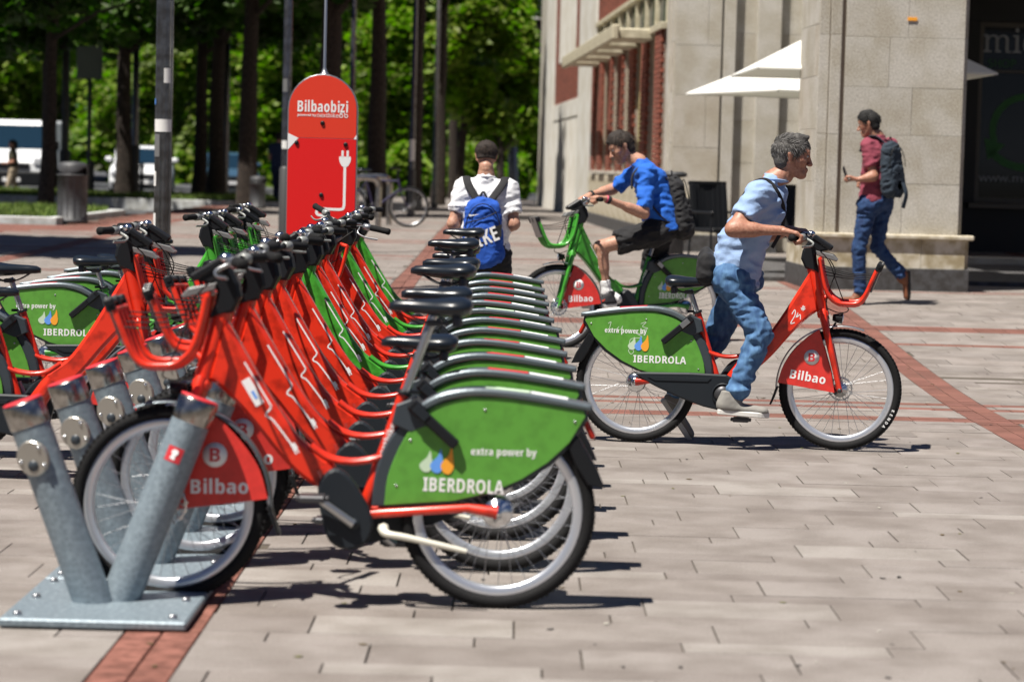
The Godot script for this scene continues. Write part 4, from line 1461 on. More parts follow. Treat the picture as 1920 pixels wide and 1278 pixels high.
	for z in [-0.09, -0.02, 0.05, 0.11]:
		mb.tube(curve([Vector3(1.0, 0.985 + z * 0.3, z * 0.7), Vector3(1.15, 0.955 + z * 0.2, z), Vector3(1.288, 0.955 + z * 0.2, z * 1.0)], 4), 0.0028, 5)
	cache.cords = mb.done()
	mb = MB.new()
	mb.tube(curve([Vector3(0.94, 1.13, -0.1), Vector3(1.02, 1.06, -0.06), Vector3(1.07, 0.98, -0.03), Vector3(1.05, 0.90, 0.0), Vector3(1.03, 0.80, 0.02), Vector3(1.05, 0.72, 0.03)], 5), 0.003, 5)
	mb.tube(curve([Vector3(0.94, 1.13, 0.1), Vector3(1.03, 1.05, 0.07), Vector3(1.08, 0.93, 0.05), Vector3(1.12, 0.83, 0.03), Vector3(1.15, 0.77, 0.0), Vector3(1.10, 0.755, 0.0), Vector3(1.03, 0.78, 0.02)], 5), 0.003, 5)
	cache.cables = mb.done()
	# cable and plug drawn on the tube
	mb = MB.new()
	ribbon(mb, curve2(P2([0.868, 0.825, 0.782, 0.690, 0.776, 0.678, 0.780, 0.666, 0.788, 0.658]), 3) , 0.006, 0.0343, 0.0006, Transform3D(Basis(Vector3(1, 0, 0), Vector3(0, 1, 0), Vector3(0, 0, -1)), Vector3.ZERO))
	var fl = Transform3D(Basis(Vector3(1, 0, 0), Vector3(0, 1, 0), Vector3(0, 0, -1)), Vector3.ZERO)
	ribbon(mb, curve2(P2([0.788, 0.658, 0.792, 0.648, 0.784, 0.640, 0.765, 0.628, 0.700, 0.545]), 3), 0.006, 0.0343, 0.0006, fl)
	mb.prism(P2([0.708, 0.549, 0.694, 0.557, 0.682, 0.540, 0.684, 0.530, 0.694, 0.526]), -0.0350, -0.0345)
	ribbon(mb, P2([0.690, 0.541, 0.678, 0.522]), 0.005, 0.0343, 0.0006, fl)
	ribbon(mb, P2([0.697, 0.535, 0.686, 0.517]), 0.005, 0.0343, 0.0006, fl)
	cache.plug_line = mb.done()

func bike(label: String, at: Vector3, turn: float, paint: Material, o := {}) -> Node3D:
	if not cache.has("tyre"):
		bike_meshes()
	var t = thing("share_bike", label, "bicycle", at, turn, "share bikes on the plaza")
	var ax = (Vector3(0.948, 0.99, 0) - Vector3(1.012, 0.755, 0)).normalized()
	var pv = Vector3(0.98, 0.87, 0)
	var rot = Basis(ax, o.get("steer", 0.0))
	var F = Transform3D(rot, pv - rot * pv)
	var hub = func(called, x, hubmesh, xf):
		var w = part(called, cache.rim, mats.rim_alloy, t, xf * Transform3D(Basis(Vector3(0, 0, 1), o.get("spin", 0.3) + x), Vector3(x, R, 0)))
		part("tyre", cache.tyre, mats.rubber, w)
		part("spokes", cache.spokes, mats.spoke_steel, w)
		part("hub", hubmesh, mats.chrome, w)
		if x > 0.5:
			part("brake_disc", cache.disc, mats.chrome, w)
		return w
	hub.call("rear_wheel", 0.0, cache.rear_hub, Transform3D.IDENTITY)
	hub.call("front_wheel", WB, cache.front_hub, F)
	var mt = part("main_tube", cache.main_tube, paint, t)
	if not o.has("graffiti"):
		part("plug_drawing", cache.plug_line, mats.white_print, mt)
	else:
		var g = MB.new()
		for line in [[0.845, 0.74, 0.86, 0.765, 0.862, 0.735, 0.84, 0.69, 0.862, 0.695], [0.868, 0.722, 0.878, 0.75, 0.874, 0.725, 0.89, 0.74, 0.892, 0.712], [0.895, 0.765, 0.915, 0.785], [0.900, 0.785, 0.912, 0.765], [0.892, 0.775, 0.918, 0.772], [0.905, 0.79, 0.905, 0.76]]:
			ribbon(g, curve2(P2(line), 4), 0.0045, 0.0343, 0.0006)
		part("scrawl", g.done(), mats.white_print, mt)
	if o.has("sticker"):
		var s = MB.new()
		s.box(Vector3(0.838, 0.725, -0.0348), Vector3(0.10, 0.032, 0.001), Basis(Vector3(0, 0, 1), 1.02))
		var sk = part("sticker", s.done(), mats.white_print, mt)
		s = MB.new()
		s.box(Vector3(0.832, 0.715, -0.0356), Vector3(0.03, 0.010, 0.0006), Basis(Vector3(0, 0, 1), 1.02))
		part("print", s.done(), mats.blue_print, sk)
	part("seat_tube", cache.seat_tube, mats.red_paint if paint == mats.red_paint else paint, t)
	part("collar", cache.collar, mats.black_plastic, t)
	fit_text(t.get_node("seat_tube"), "nextbike", 0.13, 0.022, Vector3(0.384, 0.567, -0.0218), -1.0, mats.white_print, 1.23)
	part("step_bars", cache.step_bars, paint, t)
	for s in [-1, 1]:
		part("chain_stay", cache["stay%d" % s], paint, t)
	part("motor_cover", cache.motor_cover, mats.black_cover, t)
	part("chain_cover", cache.chain_cover, mats.black_cover, t)
	part("crank_boss", cache.crank_boss, mats.dark_steel, t)
	var ca: float = o.get("crank", 0.6)
	for s in [-1, 1]:
		var b = Basis(Vector3(0, 0, 1), ca if s < 0 else ca + PI)
		if s < 0:
			b = b * Basis.from_scale(Vector3(1, 1, -1))
		var c = part("crank", cache.crank, mats.steel, t, Transform3D(b, Vector3(0.485, 0.29, s * 0.088)))
		part("pedal", cache.pedal, mats.dark_steel, c, Transform3D(Basis(Vector3(0, 0, 1), -(ca if s < 0 else ca + PI)), Vector3(0.165, 0, 0.012)))
	if not o.has("no_stand"):
		part("kickstand", cache.stand, mats.cream_lever, t)
	# seat
	var sh: float = o.get("saddle", 0.93)
	var sx = 0.33 - 0.35 * (sh - 0.79)
	var post = part("seat_post", cache.post, mats.steel, t, Transform3D(Basis.IDENTITY, Vector3(sx, sh - 0.045, 0)))
	var sd = part("saddle", cache.saddle, mats.saddle_vinyl, t, Transform3D(Basis(Vector3(0, 0, 1), o.get("nose", 0.02)) * Basis(Vector3.UP, o.get("saddle_turn", 0.0)), Vector3(sx, sh - 0.055, 0)))
	part("rails", cache.rails, mats.dark_steel, sd)
	# rear mudguard
	var mg = part("rear_mudguard", cache.shell, mats.dark_shell, t)
	part("mudguard_cap", cache.cap, mats.fender_grey, mg)
	part("sticker", cache.sticker_red, mats.pale_print if o.has("pale_sticker") else mats.red_print, mg)
	part("sticker", cache.sticker_white, mats.white_print, mg)
	part("mud_flap", cache.flap, mats.black_plastic, mg)
	part("tail_lamp", cache.tail_lamp, mats.tail_red, mg)
	part("rivets", cache.rivets, mats.steel, mg)
	part("lock_bracket", cache.bracket, mats.dark_shell, t)
	var lk = part("ring_lock", cache.lock, mats.black_plastic, t)
	for s in [-1, 1]:
		part("lock_face", cache.lock_face, mats.steel if o.has("no_stand") else mats.black_cover, lk, Transform3D(Basis.IDENTITY, Vector3(0.265, 0.672, s * 0.0785)))
	for s in [-1, 1]:
		var pn = part("skirt_panel", cache["panel%d" % s], mats.green_panel, t)
		var zz = s * 0.0472
		if o.get("far", false) and s > 0 == (cos(turn) < 0):
			continue
		var e: Vector3
		if s < 0:
			fit_text(pn, "extra power by", 0.222, 0.036, Vector3(-0.017, 0.540, zz), s, mats.white_print)
			fit_text(pn, "IBERDROLA", 0.274, 0.046, Vector3(0.117, 0.425, zz), s, mats.white_print, -0.02)
			e = Vector3(0.250, 0.490, zz)
		else:
			fit_text(pn, "extra power by", 0.232, 0.038, Vector3(-0.062, 0.615, zz), s, mats.white_print)
			fit_text(pn, "IBERDROLA", 0.292, 0.040, Vector3(0.130, 0.466, zz), s, mats.white_print)
			e = Vector3(-0.030, 0.535, zz)
		for i in 3:
			var b = Basis(Vector3.UP, 0.0 if s > 0 else PI)
			part("flame_emblem", cache["drop%d" % i], [mats.pale_print, mats.blue_print, mats.orange_print][i], pn, Transform3D(b * Basis.from_scale(Vector3(1, 1 + 0.12 * i, 1)), e + Vector3(i * 0.036 * s, 0, 0)))
	if o.has("scratched"):
		var g = MB.new()
		for line in [[-0.16, 0.655, -0.145, 0.665, -0.15, 0.64, -0.155, 0.62], [0.02, 0.66, 0.05, 0.67, 0.03, 0.645, 0.06, 0.635, 0.02, 0.62, 0.04, 0.605], [0.03, 0.60, -0.01, 0.61, 0.03, 0.585, -0.03, 0.575, -0.04, 0.545], [-0.045, 0.51, -0.03, 0.525, -0.015, 0.505, -0.03, 0.49, -0.045, 0.51], [-0.10, 0.64, -0.115, 0.62, -0.09, 0.625, -0.08, 0.645, -0.085, 0.62]]:
			ribbon(g, curve2(P2(line), 4), 0.0035, 0.0468, 0.0006)
		part("scrawl", g.done(), mats.pale_print, t)
		var tyre = t.get_node("front_wheel/tyre")
		for i in 5:
			var a = deg_to_rad(-38.0 + 4.6 * i) + 0.0
			var tm = lettering("KENDA"[4 - i], 0.022, true)
			var p = Vector3(cos(a), sin(a), 0) * 0.309 + Vector3(0, 0, 0.0236)
			part("lettering", tm, mats.white_print, tyre, Transform3D(Basis(Vector3(0, 0, 1), -(o.get("spin", 0.3) + WB)) * Basis(Vector3(0, 0, 1), 0.0), V0) * Transform3D(Basis(Vector3(0, 0, 1), a - PI / 2), p))
	# front
	var fk = part("fork", cache.fork, paint, t, F)
	part("axle_nuts", cache.nuts, mats.dark_steel, fk)
	part("front_mudguard", cache.front_guard, mats.fender_grey if not o.has("graffiti") else mats.steel, fk)
	part("mud_flap", cache.front_flap, mats.black_plastic, fk)
	for s in [-1, 1]:
		var pn = part("front_panel", cache["front_panel%d" % s], mats.red_panel, t, F)
		var zz = s * 0.0386
		var ci = MB.new()
		ci.lathe(P2([0.0, 0.0008, 0.042, 0.0008, 0.042, 0.0]), Vector3(0.962, 0.508, zz), Vector3(0, 0, s), 24)
		part("emblem", ci.done(), mats.white_print, pn)
		fit_text(pn, "B", 0.036, 0.046, Vector3(0.962, 0.508, zz + s * 0.001), s, mats.red_print)
		fit_text(pn, "Bilbao", 0.195, 0.052, Vector3(0.945, 0.402, zz), s, mats.white_print, -0.14 if s > 0 else 0.02)
	var lp = part("headlight", cache.lamp_body, mats.black_plastic, t, F)
	part("lens", cache.lamp_lens, mats.lamp_lens, lp)
	var cs = part("console", cache.console, mats.black_plastic, t, F)
	part("display", cache.display, mats.black_plastic, cs)
	part("plate", cache.plate, mats.plate_grey, cs)
	var hb = part("handlebar", cache.handlebar, mats.black_plastic, t, F)
	for s in [-1, 1]:
		part("grip", cache["grip%d" % s], mats.rubber, hb)
		part("brake_lever", cache["lever%d" % s], mats.grip_grey if s > 0 else mats.steel, hb)
	part("bell", cache.bell, mats.chrome, hb)
	var bk = part("basket", cache.basket, paint, t, F)
	part("front_plate", cache.ad_plate, mats.plate_grey, bk)
	part("clips", cache.basket_clips, mats.black_plastic, bk)
	part("cords", cache.cords, mats.cable_black, bk)
	part("cables", cache.cables, mats.cable_black, t, F)
	return t

func build_bikes():
	var rd = mats.red_paint
	var gn = mats.green_paint
	var ords = ["", "second", "third", "fourth", "fifth", "sixth", "seventh", "eighth", "ninth", "tenth", "eleventh", "last"]
	var r = RandomNumberGenerator.new()
	r.seed = 17
	for k in 12:
		var paint = gn if k in [5, 9, 11] else rd
		var label = "red share bike nearest the camera, docked at the first steel V post" if k == 0 else "%s share bike in the right hand row, %s from the camera" % ["green framed" if paint == gn else "red framed", ords[k]]
		var o = {"saddle": [1.06, 0.88, 1.02, 1.08, 0.94, 1.05, 0.97, 1.10, 0.92, 1.02, 0.94, 1.06][k], "steer": r.randf_range(-0.2, 0.2), "crank": [2.35, 1.0, 2.4, 0.4, 1.9, 2.6, 0.8, 1.3, 2.2, 0.5, 1.0, 2.0][k] - 1.6, "spin": r.randf() * 3.0, "saddle_turn": r.randf_range(-0.1, 0.1)}
		if k == 0:
			o.sticker = true
			o.pale_sticker = true
			o.crank = 0.62
			o.steer = 0.0
		if k == 6:
			o.pale_sticker = true
		if k == 9:
			o.steer = 0.0
		if k == 8:
			o.steer = 0.95
			label = "red framed share bike in the right row with handlebar turned to camera"
		var z = -8.17 - 0.76 * k
		bike(label, Vector3(-0.035 + (0.0 if k == 0 else r.randf_range(-0.02, 0.02)) - 0.008 * k, H(z), z), PI + (0.0 if k == 0 else r.randf_range(-0.035, 0.035)), paint, o).rotation.x = 0.0 if k == 0 else r.randf_range(-0.025, 0.025)
	var j = 0
	for k in [4, 5, 8, 9, 10, 11]:
		var z = -8.12 - 0.76 * k
		var paint = rd if k < 7 else gn
		var label = ["red share bike nearest the camera in the left hand row", "second red share bike in the left hand row, just behind the nearest", "green framed share bike nearest in the left hand row, with a full flame logo panel", "second green framed share bike in the left hand row", "third green framed share bike in the left hand row", "last green framed share bike in the left hand row"][j]
		bike(label, Vector3(-2.74 + r.randf_range(-0.02, 0.02), H(z), z), r.randf_range(-0.02, 0.02), paint, {"saddle": [0.90, 0.97, 0.92, 0.9, 0.97, 0.95][j], "steer": r.randf_range(-0.15, 0.15), "crank": r.randf() * 3.0, "spin": r.randf()})
		j += 1
	# the two bikes being ridden
	bike("red share bike wheeled out by the man in the pale blue polo", Vector3(0.694, 0.0, -13.327), -0.139, rd, {"saddle": 0.93, "no_stand": true, "graffiti": true, "scratched": true, "crank": 2.27, "steer": -0.04})
	var cb = Vector3(1.372, 0.085, -19.297)
	bike("green share bike ridden by the young man in the blue shirt", cb, PI + 0.42, gn, {"saddle": 0.99, "no_stand": true, "crank": -0.95, "steer": CSTEER})

# ---------------------------------------------------------------- street furniture
func pole(label: String, at: Vector3, r: float, h: float, m: Material, sleeve := 0.0, called := "street_pole", group := "slim poles among the trees") -> Node3D:
	var t = thing(called, label, "pole", at, 0.0, group)
	var mb = MB.new()
	mb.lathe(P2([r * 1.05, -0.1, r, 0.5, r * 0.8, h, 0.0, h]), V0, Vector3.UP, 16)
	part("shaft", mb.done(), m, t)
	mb = MB.new()
	mb.lathe(P2([r * 1.5, -0.05, r * 1.5, 0.08, r * 1.05, 0.12]), V0, Vector3.UP, 16)
	part("foot", mb.done(), mats.pole_dark, t)
	if sleeve > 0.0:
		mb = MB.new()
		mb.lathe(P2([r * 1.35, 0.0, r * 1.35, sleeve, r * 1.0, sleeve + 0.03]), V0, Vector3.UP, 16)
		part("sleeve", mb.done(), mats.pole_dark, t)
	return t

func sticker_on(parent: Node, r: float, y: float, h: float, a0: float, a1: float, m: Material, called := "sticker"):
	var mb = MB.new()
	mb.smooth(1)
	for i in 8:
		var a = lerpf(a0, a1, i / 8.0)
		var b = lerpf(a0, a1, (i + 1) / 8.0)
		mb.q(Vector3(sin(a) * r, y + h, cos(a) * r), Vector3(sin(b) * r, y + h, cos(b) * r), Vector3(sin(b) * r, y, cos(b) * r), Vector3(sin(a) * r, y, cos(a) * r))
	part(called, mb.done(), m, parent)

func build_street():
	# totem
	var t = thing("totem_sign", "red share bike totem sign with rounded top and white plug drawing", "sign", Vector3(-1.455, H(-18.1), -18.1), 0.02)
	var top = 2.154 - H(-18.1)
	var hw = 0.262
	var out = []
	for i in 17:
		var a = PI * i / 16.0
		out.append(Vector2(cos(a) * hw, top - hw + sin(a) * hw))
	out.append(Vector2(-hw, 0.0))
	out.append(Vector2(hw, 0.0))
	var mb = MB.new()
	mb.prism(out, -0.05, 0.02, 0.004)
	part("frame", mb.done(), mats.steel, t)
	var y1 = 1.675 - H(-18.1)
	out = []
	for i in 17:
		var a = PI * i / 16.0
		out.append(Vector2(cos(a) * (hw - 0.010), top - hw + sin(a) * (hw - 0.010)))
	out += [Vector2(-hw + 0.010, y1 + 0.03), Vector2(-hw + 0.04, y1 + 0.004), Vector2(hw - 0.03, y1 + 0.004), Vector2(hw - 0.010, y1 + 0.022)]
	mb = MB.new()
	mb.prism(out, 0.0205, 0.026, 0.001)
	var up = part("upper_panel", mb.done(), mats.sign_orange, t)
	mb = MB.new()
	mb.prism([Vector2(-hw + 0.008, 0.02), Vector2(hw - 0.008, 0.02), Vector2(hw - 0.008, y1), Vector2(-hw + 0.008, y1)], 0.0205, 0.026, 0.001)
	var lo = part("lower_panel", mb.done(), mats.sign_red, t)
	mb = MB.new()
	mb.prism([Vector2(-hw + 0.006, y1 + 0.035), Vector2(-hw + 0.085, y1), Vector2(-hw + 0.006, y1 - 0.09)], 0.0265, 0.0275)
	mb.prism([Vector2(hw - 0.006, y1 + 0.035), Vector2(hw - 0.028, y1), Vector2(hw - 0.006, y1)], 0.0265, 0.0275)
	part("white_corners", mb.done(), mats.white_print, up)
	fit_text(up, "Bilbaobizi", 0.375, 0.088, Vector3(0.0, 1.915 - H(-18.1), 0.0275), 1.0, mats.white_print)
	fit_text(up, "powered by", 0.138, 0.026, Vector3(-0.118, 1.845 - H(-18.1), 0.0275), 1.0, mats.white_print)
	fit_text(up, "nextbike", 0.160, 0.034, Vector3(0.038, 1.849 - H(-18.1), 0.0275), 1.0, mats.white_print, 0.0, false)
	mb = MB.new()
	for x in [0.138, 0.175]:
		var ring = []
		for i in 13:
			ring.append(Vector2(x, 1.846 - H(-18.1)) + Vector2.from_angle(TAU * i / 12.0) * 0.012)
		ribbon(mb, ring, 0.006, 0.0275, 0.0008)
	ribbon(mb, [Vector2(0.128, 1.862 - H(-18.1)), Vector2(0.145, 1.866 - H(-18.1))], 0.006, 0.0275, 0.0008)
	ribbon(mb, [Vector2(0.160, 1.868 - H(-18.1)), Vector2(0.168, 1.852 - H(-18.1))], 0.006, 0.0275, 0.0008)
	part("wheels_emblem", mb.done(), mats.white_print, up)
	for p in [Vector2(0.0, 1.79), Vector2(-0.19, 1.64), Vector2(0.175, 1.635), Vector2(0.0, 1.255)]:
		mb = MB.new()
		mb.lathe(P2([0.017, 0.0, 0.017, 0.005, 0.012, 0.010, 0.0, 0.012]), Vector3(p.x, p.y - H(-18.1), 0.026), Vector3(0, 0, 1), 10)
		part("bolt", mb.done(), mats.black_plastic, t)
	mb = MB.new()
	var b0 = -H(-18.1)
	ribbon(mb, curve2(P2([0.173, 1.47, 0.173, 1.25, 0.170, 1.17, 0.140, 1.150, 0.0, 1.152, -0.03, 1.135, -0.025, 1.11, 0.02, 1.10, 0.10, 1.075, 0.12, 1.03, 0.10, 0.9]), 4).map(func(v): return v + Vector2(0, b0)), 0.020, 0.0262, 0.001)
	var plug = curve2(P2([0.130, 1.545, 0.130, 1.515, 0.150, 1.475, 0.173, 1.468, 0.196, 1.475, 0.216, 1.515, 0.216, 1.545]), 3).map(func(v): return v + Vector2(0, b0))
	mb.prism(plug, 0.0262, 0.0272)
	for x in [0.154, 0.192]:
		ribbon(mb, [Vector2(x, 1.54 + b0), Vector2(x, 1.59 + b0)], 0.017, 0.0262, 0.001)
	part("plug_drawing", mb.done(), mats.white_print, lo)
	mb = MB.new()
	mb.lathe(P2([0.035, 0.0, 0.022, 0.02, 0.012, 0.05, 0.011, 3.5, 0.0, 3.5]), Vector3(0.005, top, -0.015), Vector3.UP, 10)
	part("aerial", mb.done(), mats.steel, t)
	# lamp post in front of the trees
	var lp = thing("lamp_post", "tall fluted steel lamp post with torn stickers at left", "lamp post", Vector3(-3.14, H(-21.5), -21.5))
	mb = MB.new()
	mb.smooth(1)
	var pr = []
	for i in 24:
		pr.append(0.077 if i % 2 else 0.070)
	for i in 24:
		var a = TAU * i / 24.0
		var b = TAU * (i + 1) / 24.0
		var ra: float = pr[i]
		var rb: float = pr[(i + 1) % 24]
		mb.smooth(-1)
		mb.q(Vector3(sin(a) * ra, 7.0, cos(a) * ra), Vector3(sin(b) * rb, 7.0, cos(b) * rb), Vector3(sin(b) * rb, 0.0, cos(b) * rb), Vector3(sin(a) * ra, 0.0, cos(a) * ra))
	part("shaft", mb.done(), mats.pole_steel, lp)
	mb = MB.new()
	mb.lathe(P2([0.16, 0.0, 0.16, 0.04, 0.10, 0.10, 0.079, 0.14]), V0, Vector3.UP, 20)
	part("foot", mb.done(), mats.pole_dark, lp)
	mb = MB.new()
	mb.cbox(Vector3(0.4, 7.0, 0.0), Vector3(1.0, 0.10, 0.28), 0.03)
	part("lamp_head", mb.done(), mats.pole_dark, lp)
	sticker_on(lp, 0.0785, 1.93, 0.13, 0.1, 0.95, mats.paper, "paper")
	sticker_on(lp, 0.0785, 1.50, 0.11, -1.2, 1.2, mats.paper, "paper")
	sticker_on(lp, 0.0785, 1.28, 0.20, -1.2, -0.3, mats.plate_grey, "torn_poster")
	sticker_on(lp, 0.0785, 1.02, 0.13, -1.5, -0.75, mats.paper, "sticker")
	sticker_on(lp, 0.0785, 0.66, 0.12, -1.5, -0.75, mats.paper, "sticker")
	sticker_on(lp, 0.0785, 1.74, 0.05, -1.4, -1.0, mats.blue_print, "sticker")
	# other poles
	var p2 = pole("steel pole with black foot sleeve just left of the totem", Vector3(-2.86, H(-30.0), -30.0), 0.058, 8.0, mats.pole_steel, 1.05)
	sticker_on(p2, 0.0588, 1.30, 0.10, -1.0, 1.0, mats.paper)
	sticker_on(p2, 0.0588, 2.0, 0.16, -1.0, 0.2, mats.plate_grey)
	pole("slim pale pole just right of the totem top", Vector3(-3.15, 0.45, -46.0), 0.055, 8.0, mats.pole_steel)
	pole("brown pole behind the grey bin", Vector3(-11.2, 0.4, -60.0), 0.10, 6.0, mats.pole_dark, 1.2)
	pole("pole right of the white car with a dark lower half", Vector3(-9.4, 0.45, -59.6), 0.09, 7.0, mats.pole_steel, 1.3)
	pole("slim pale pole by the blue car", Vector3(-7.45, 0.45, -62.0), 0.085, 7.0, mats.pole_steel)
	var p3 = pole("slim pole with a white notice behind the parked bicycle", Vector3(-2.05, 0.45, -47.5), 0.055, 7.0, mats.pole_steel, 0.9)
	sticker_on(p3, 0.057, 1.1, 0.42, -1.3, 1.3, mats.paper, "notice")
	pole("pole standing farthest right in the row of trunks", Vector3(-1.95, 0.45, -58.0), 0.06, 7.0, mats.pole_steel)
	pole("leaning grey pole near the far end of the stone building", Vector3(-0.05, 0.4, -76.0), 0.16, 7.0, mats.pole_steel).rotation.z = 0.06
	# back of a road sign
	var sg = thing("road_sign", "back of a dark rectangular road sign above the bin", "sign", Vector3(-10.25, 0.45, -58.0))
	mb = MB.new()
	mb.cbox(Vector3(0, 3.25, 0.05), Vector3(0.62, 0.78, 0.04), 0.01)
	part("board", mb.done(), mats.sign_back, sg)
	mb = MB.new()
	mb.lathe(P2([0.05, 0.0, 0.05, 3.6, 0.0, 3.6]), V0, Vector3.UP, 10)
	part("post", mb.done(), mats.pole_dark, sg)
	# bins
	for a in [["litter_bin", "round grey litter bin with hooded slot standing on the kerb at left", Vector3(-6.95, 0.43, -37.9), 1.0], ["litter_bin", "smaller grey litter bin left of the totem, farther off", Vector3(-5.55, 0.45, -52.0), 0.72]]:
		var bn = thing(a[0], a[1], "litter bin", a[2], -0.15, "grey litter bins")
		var s: float = a[3]
		mb = MB.new()
		mb.lathe(P2([0.235, 0.0, 0.245, 0.005, 0.245, 0.07, 0.235, 0.075, 0.235, 0.74, 0.245, 0.745, 0.245, 0.77, 0.235, 0.775]).map(func(v): return v * s), V0, Vector3.UP, 32)
		part("drum", mb.done(), mats.bin_metal, bn)
		mb = MB.new()
		mb.smooth(1)
		for i in 32:
			var pa = []
			for w in [i, i + 1]:
				var an = TAU * w / 32.0
				var lowy = 0.775 + 0.075 * pow(absf(sin(an)), 1.5) if cos(an) > 0 else 0.775
				pa.append([Vector3(sin(an) * 0.24, 0.77 if cos(an) <= 0.05 else 0.79 + 0.10 * pow(absf(sin(an)), 3.0), cos(an) * 0.24) * s, Vector3(sin(an) * 0.24, 0.90, cos(an) * 0.24) * s, Vector3(sin(an) * 0.20, 0.955, cos(an) * 0.20) * s, Vector3(0, 0.975, 0) * s])
			for k in 3:
				mb.q(pa[0][k], pa[0][k + 1], pa[1][k + 1], pa[1][k])
		part("hood", mb.done(), mats.bin_metal, bn)
		mb = MB.new()
		mb.lathe(P2([0.20, 0.60, 0.20, 0.93, 0.0, 0.94]).map(func(v): return v * s), V0, Vector3.UP, 20)
		part("slot", mb.done(), mats.cable_black, bn)
		for k in 5:
			var an = -0.9 + k * 0.45
			mb = MB.new()
			mb.box(Vector3(sin(an) * 0.236, 0.41, cos(an) * 0.236) * s, Vector3(0.012, 0.64, 0.008) * s, Basis(Vector3.UP, an))
			part("seam", mb.done(), mats.dark_steel, bn)
	# bike rack and the parked bicycle
	for a in [["near polished steel cycle rack hoop by the totem", Vector3(-2.36, 0.44, -39.0)], ["polished steel cycle rack hoop behind the nearer hoop", Vector3(-2.30, 0.45, -41.2)]]:
		var rk = thing("cycle_rack", a[0], "cycle rack", a[1], 0.15, "steel cycle racks")
		mb = MB.new()
		var hoop = curve([Vector3(-0.42, -0.05, 0), Vector3(-0.42, 0.5, 0), Vector3(-0.42, 0.72, 0), Vector3(-0.34, 0.81, 0), Vector3(-0.2, 0.815, 0), Vector3(0.0, 0.815, 0), Vector3(0.10, 0.79, 0), Vector3(0.15, 0.70, 0), Vector3(0.15, 0.5, 0), Vector3(0.15, -0.05, 0)], 4)
		mb.tube(hoop, 0.052, 12, 1.0, Vector3(0, 0, 1))
		part("hoop", mb.done(), mats.brushed_steel, rk)
	parked_bicycle()
	# parasols over the terrace
	for a in [["near white parasol poking out past the stone pillar", Vector3(3.83, 0.375, -27.4), 2.26, 0.72, 1.30], ["farther white parasol tucked behind the near one", Vector3(3.78, 0.375, -30.5), 2.12, 0.68, 1.25]]:
		var pa = thing("parasol", a[0], "parasol", a[1], 0.02 if a[2] > 2.25 else 0.38, "white terrace parasols")
		var h: float = a[2]
		var s: float = a[4]
		mb = MB.new()
		var apex = Vector3(0, h + a[3], 0)
		for i in 4:
			var b = Basis(Vector3.UP, PI / 2 * i)
			for k in 6:
				var u0 = -1.0 + k / 3.0
				var u1 = -1.0 + (k + 1) / 3.0
				var sag0 = 0.0 * (1 - u0 * u0)
				var sag1 = 0.0 * (1 - u1 * u1)
				var e0 = b * Vector3(u0 * s, h + sag0, s)
				var e1 = b * Vector3(u1 * s, h + sag1, s)
				mb.t(apex, e0, e1)
				mb.q(e0, e0 - Vector3(0, 0.018, 0), e1 - Vector3(0, 0.018, 0), e1)
		part("canopy", mb.done(), mats.parasol_cloth, pa)
		mb = MB.new()
		mb.lathe(P2([0.024, 0.0, 0.024, h + a[3] - 0.02, 0.0, h + a[3]]), V0, Vector3.UP, 12)
		part("pole", mb.done(), mats.pole_dark, pa)
		for i in 4:
			mb = MB.new()
			mb.tube([Vector3(0, h + a[3] - 0.06, 0), Basis(Vector3.UP, PI / 4 + PI / 2 * i) * Vector3(0, h - 0.02, s * 1.40)], 0.010, 6)
			part("rib", mb.done(), mats.pole_dark, pa)
		mb = MB.new()
		mb.cbox(Vector3(0, 0.04, 0), Vector3(0.5, 0.07, 0.5), 0.015)
		part("base", mb.done(), mats.skirting_stone, pa)
	# stacked black chairs and a small table on the terrace
	var seat_y = 0.45
	for a in [["black wicker terrace armchair beside the pillar with the brick wall", Vector3(2.42, 0.36, -28.6), 0.5], ["black terrace armchair behind the man in the pale blue polo", Vector3(2.95, 0.35, -27.4), -0.3]]:
		var ch = thing("terrace_chair", a[0], "chair", a[1], a[2], "black terrace chairs")
		mb = MB.new()
		mb.cbox(Vector3(0, seat_y, 0), Vector3(0.50, 0.05, 0.48), 0.012)
		part("seat", mb.done(), mats.black_plastic, ch)
		mb = MB.new()
		for k in 8:
			var x0 = -0.25 + k * 0.0625
			mb.cbox(Vector3(x0 + 0.031, 0.72, -0.27 + 0.9 * (x0 + 0.031) * (x0 + 0.031)), Vector3(0.066, 0.54, 0.03), 0.004, Basis(Vector3(1, 0, 0), -0.15))
		part("backrest", mb.done(), mats.black_plastic, ch)
		mb = MB.new()
		mb.cbox(Vector3(0, 1.0, -0.29), Vector3(0.54, 0.05, 0.03), 0.008)
		part("top_rail", mb.done(), mats.black_plastic, ch)
		for sx in [-1, 1]:
			mb = MB.new()
			mb.cbox(Vector3(sx * 0.265, 0.66, 0.0), Vector3(0.04, 0.03, 0.52), 0.008)
			part("armrest", mb.done(), mats.black_plastic, ch)
			for sz in [-1, 1]:
				mb = MB.new()
				mb.tube([Vector3(sx * 0.25, 0.65 if sz > 0 else 0.98, sz * 0.22 - (0.06 if sz < 0 else 0.0)), Vector3(sx * 0.26, 0.43, sz * 0.22), Vector3(sx * 0.275, 0.0, sz * 0.25)], 0.014, 8)
				part("leg", mb.done(), mats.black_plastic, ch)
	var bb = thing("terrace_bin", "dark bin with flat lid by the brick wall behind the blue shirted rider", "litter bin", Vector3(1.95, 0.38, -30.0))
	mb = MB.new()
	mb.lathe(P2([0.13, 0.0, 0.15, 0.02, 0.16, 0.85, 0.12, 0.95]), V0, Vector3.UP, 20)
	part("drum", mb.done(), mats.bin_metal, bb)
	mb = MB.new()
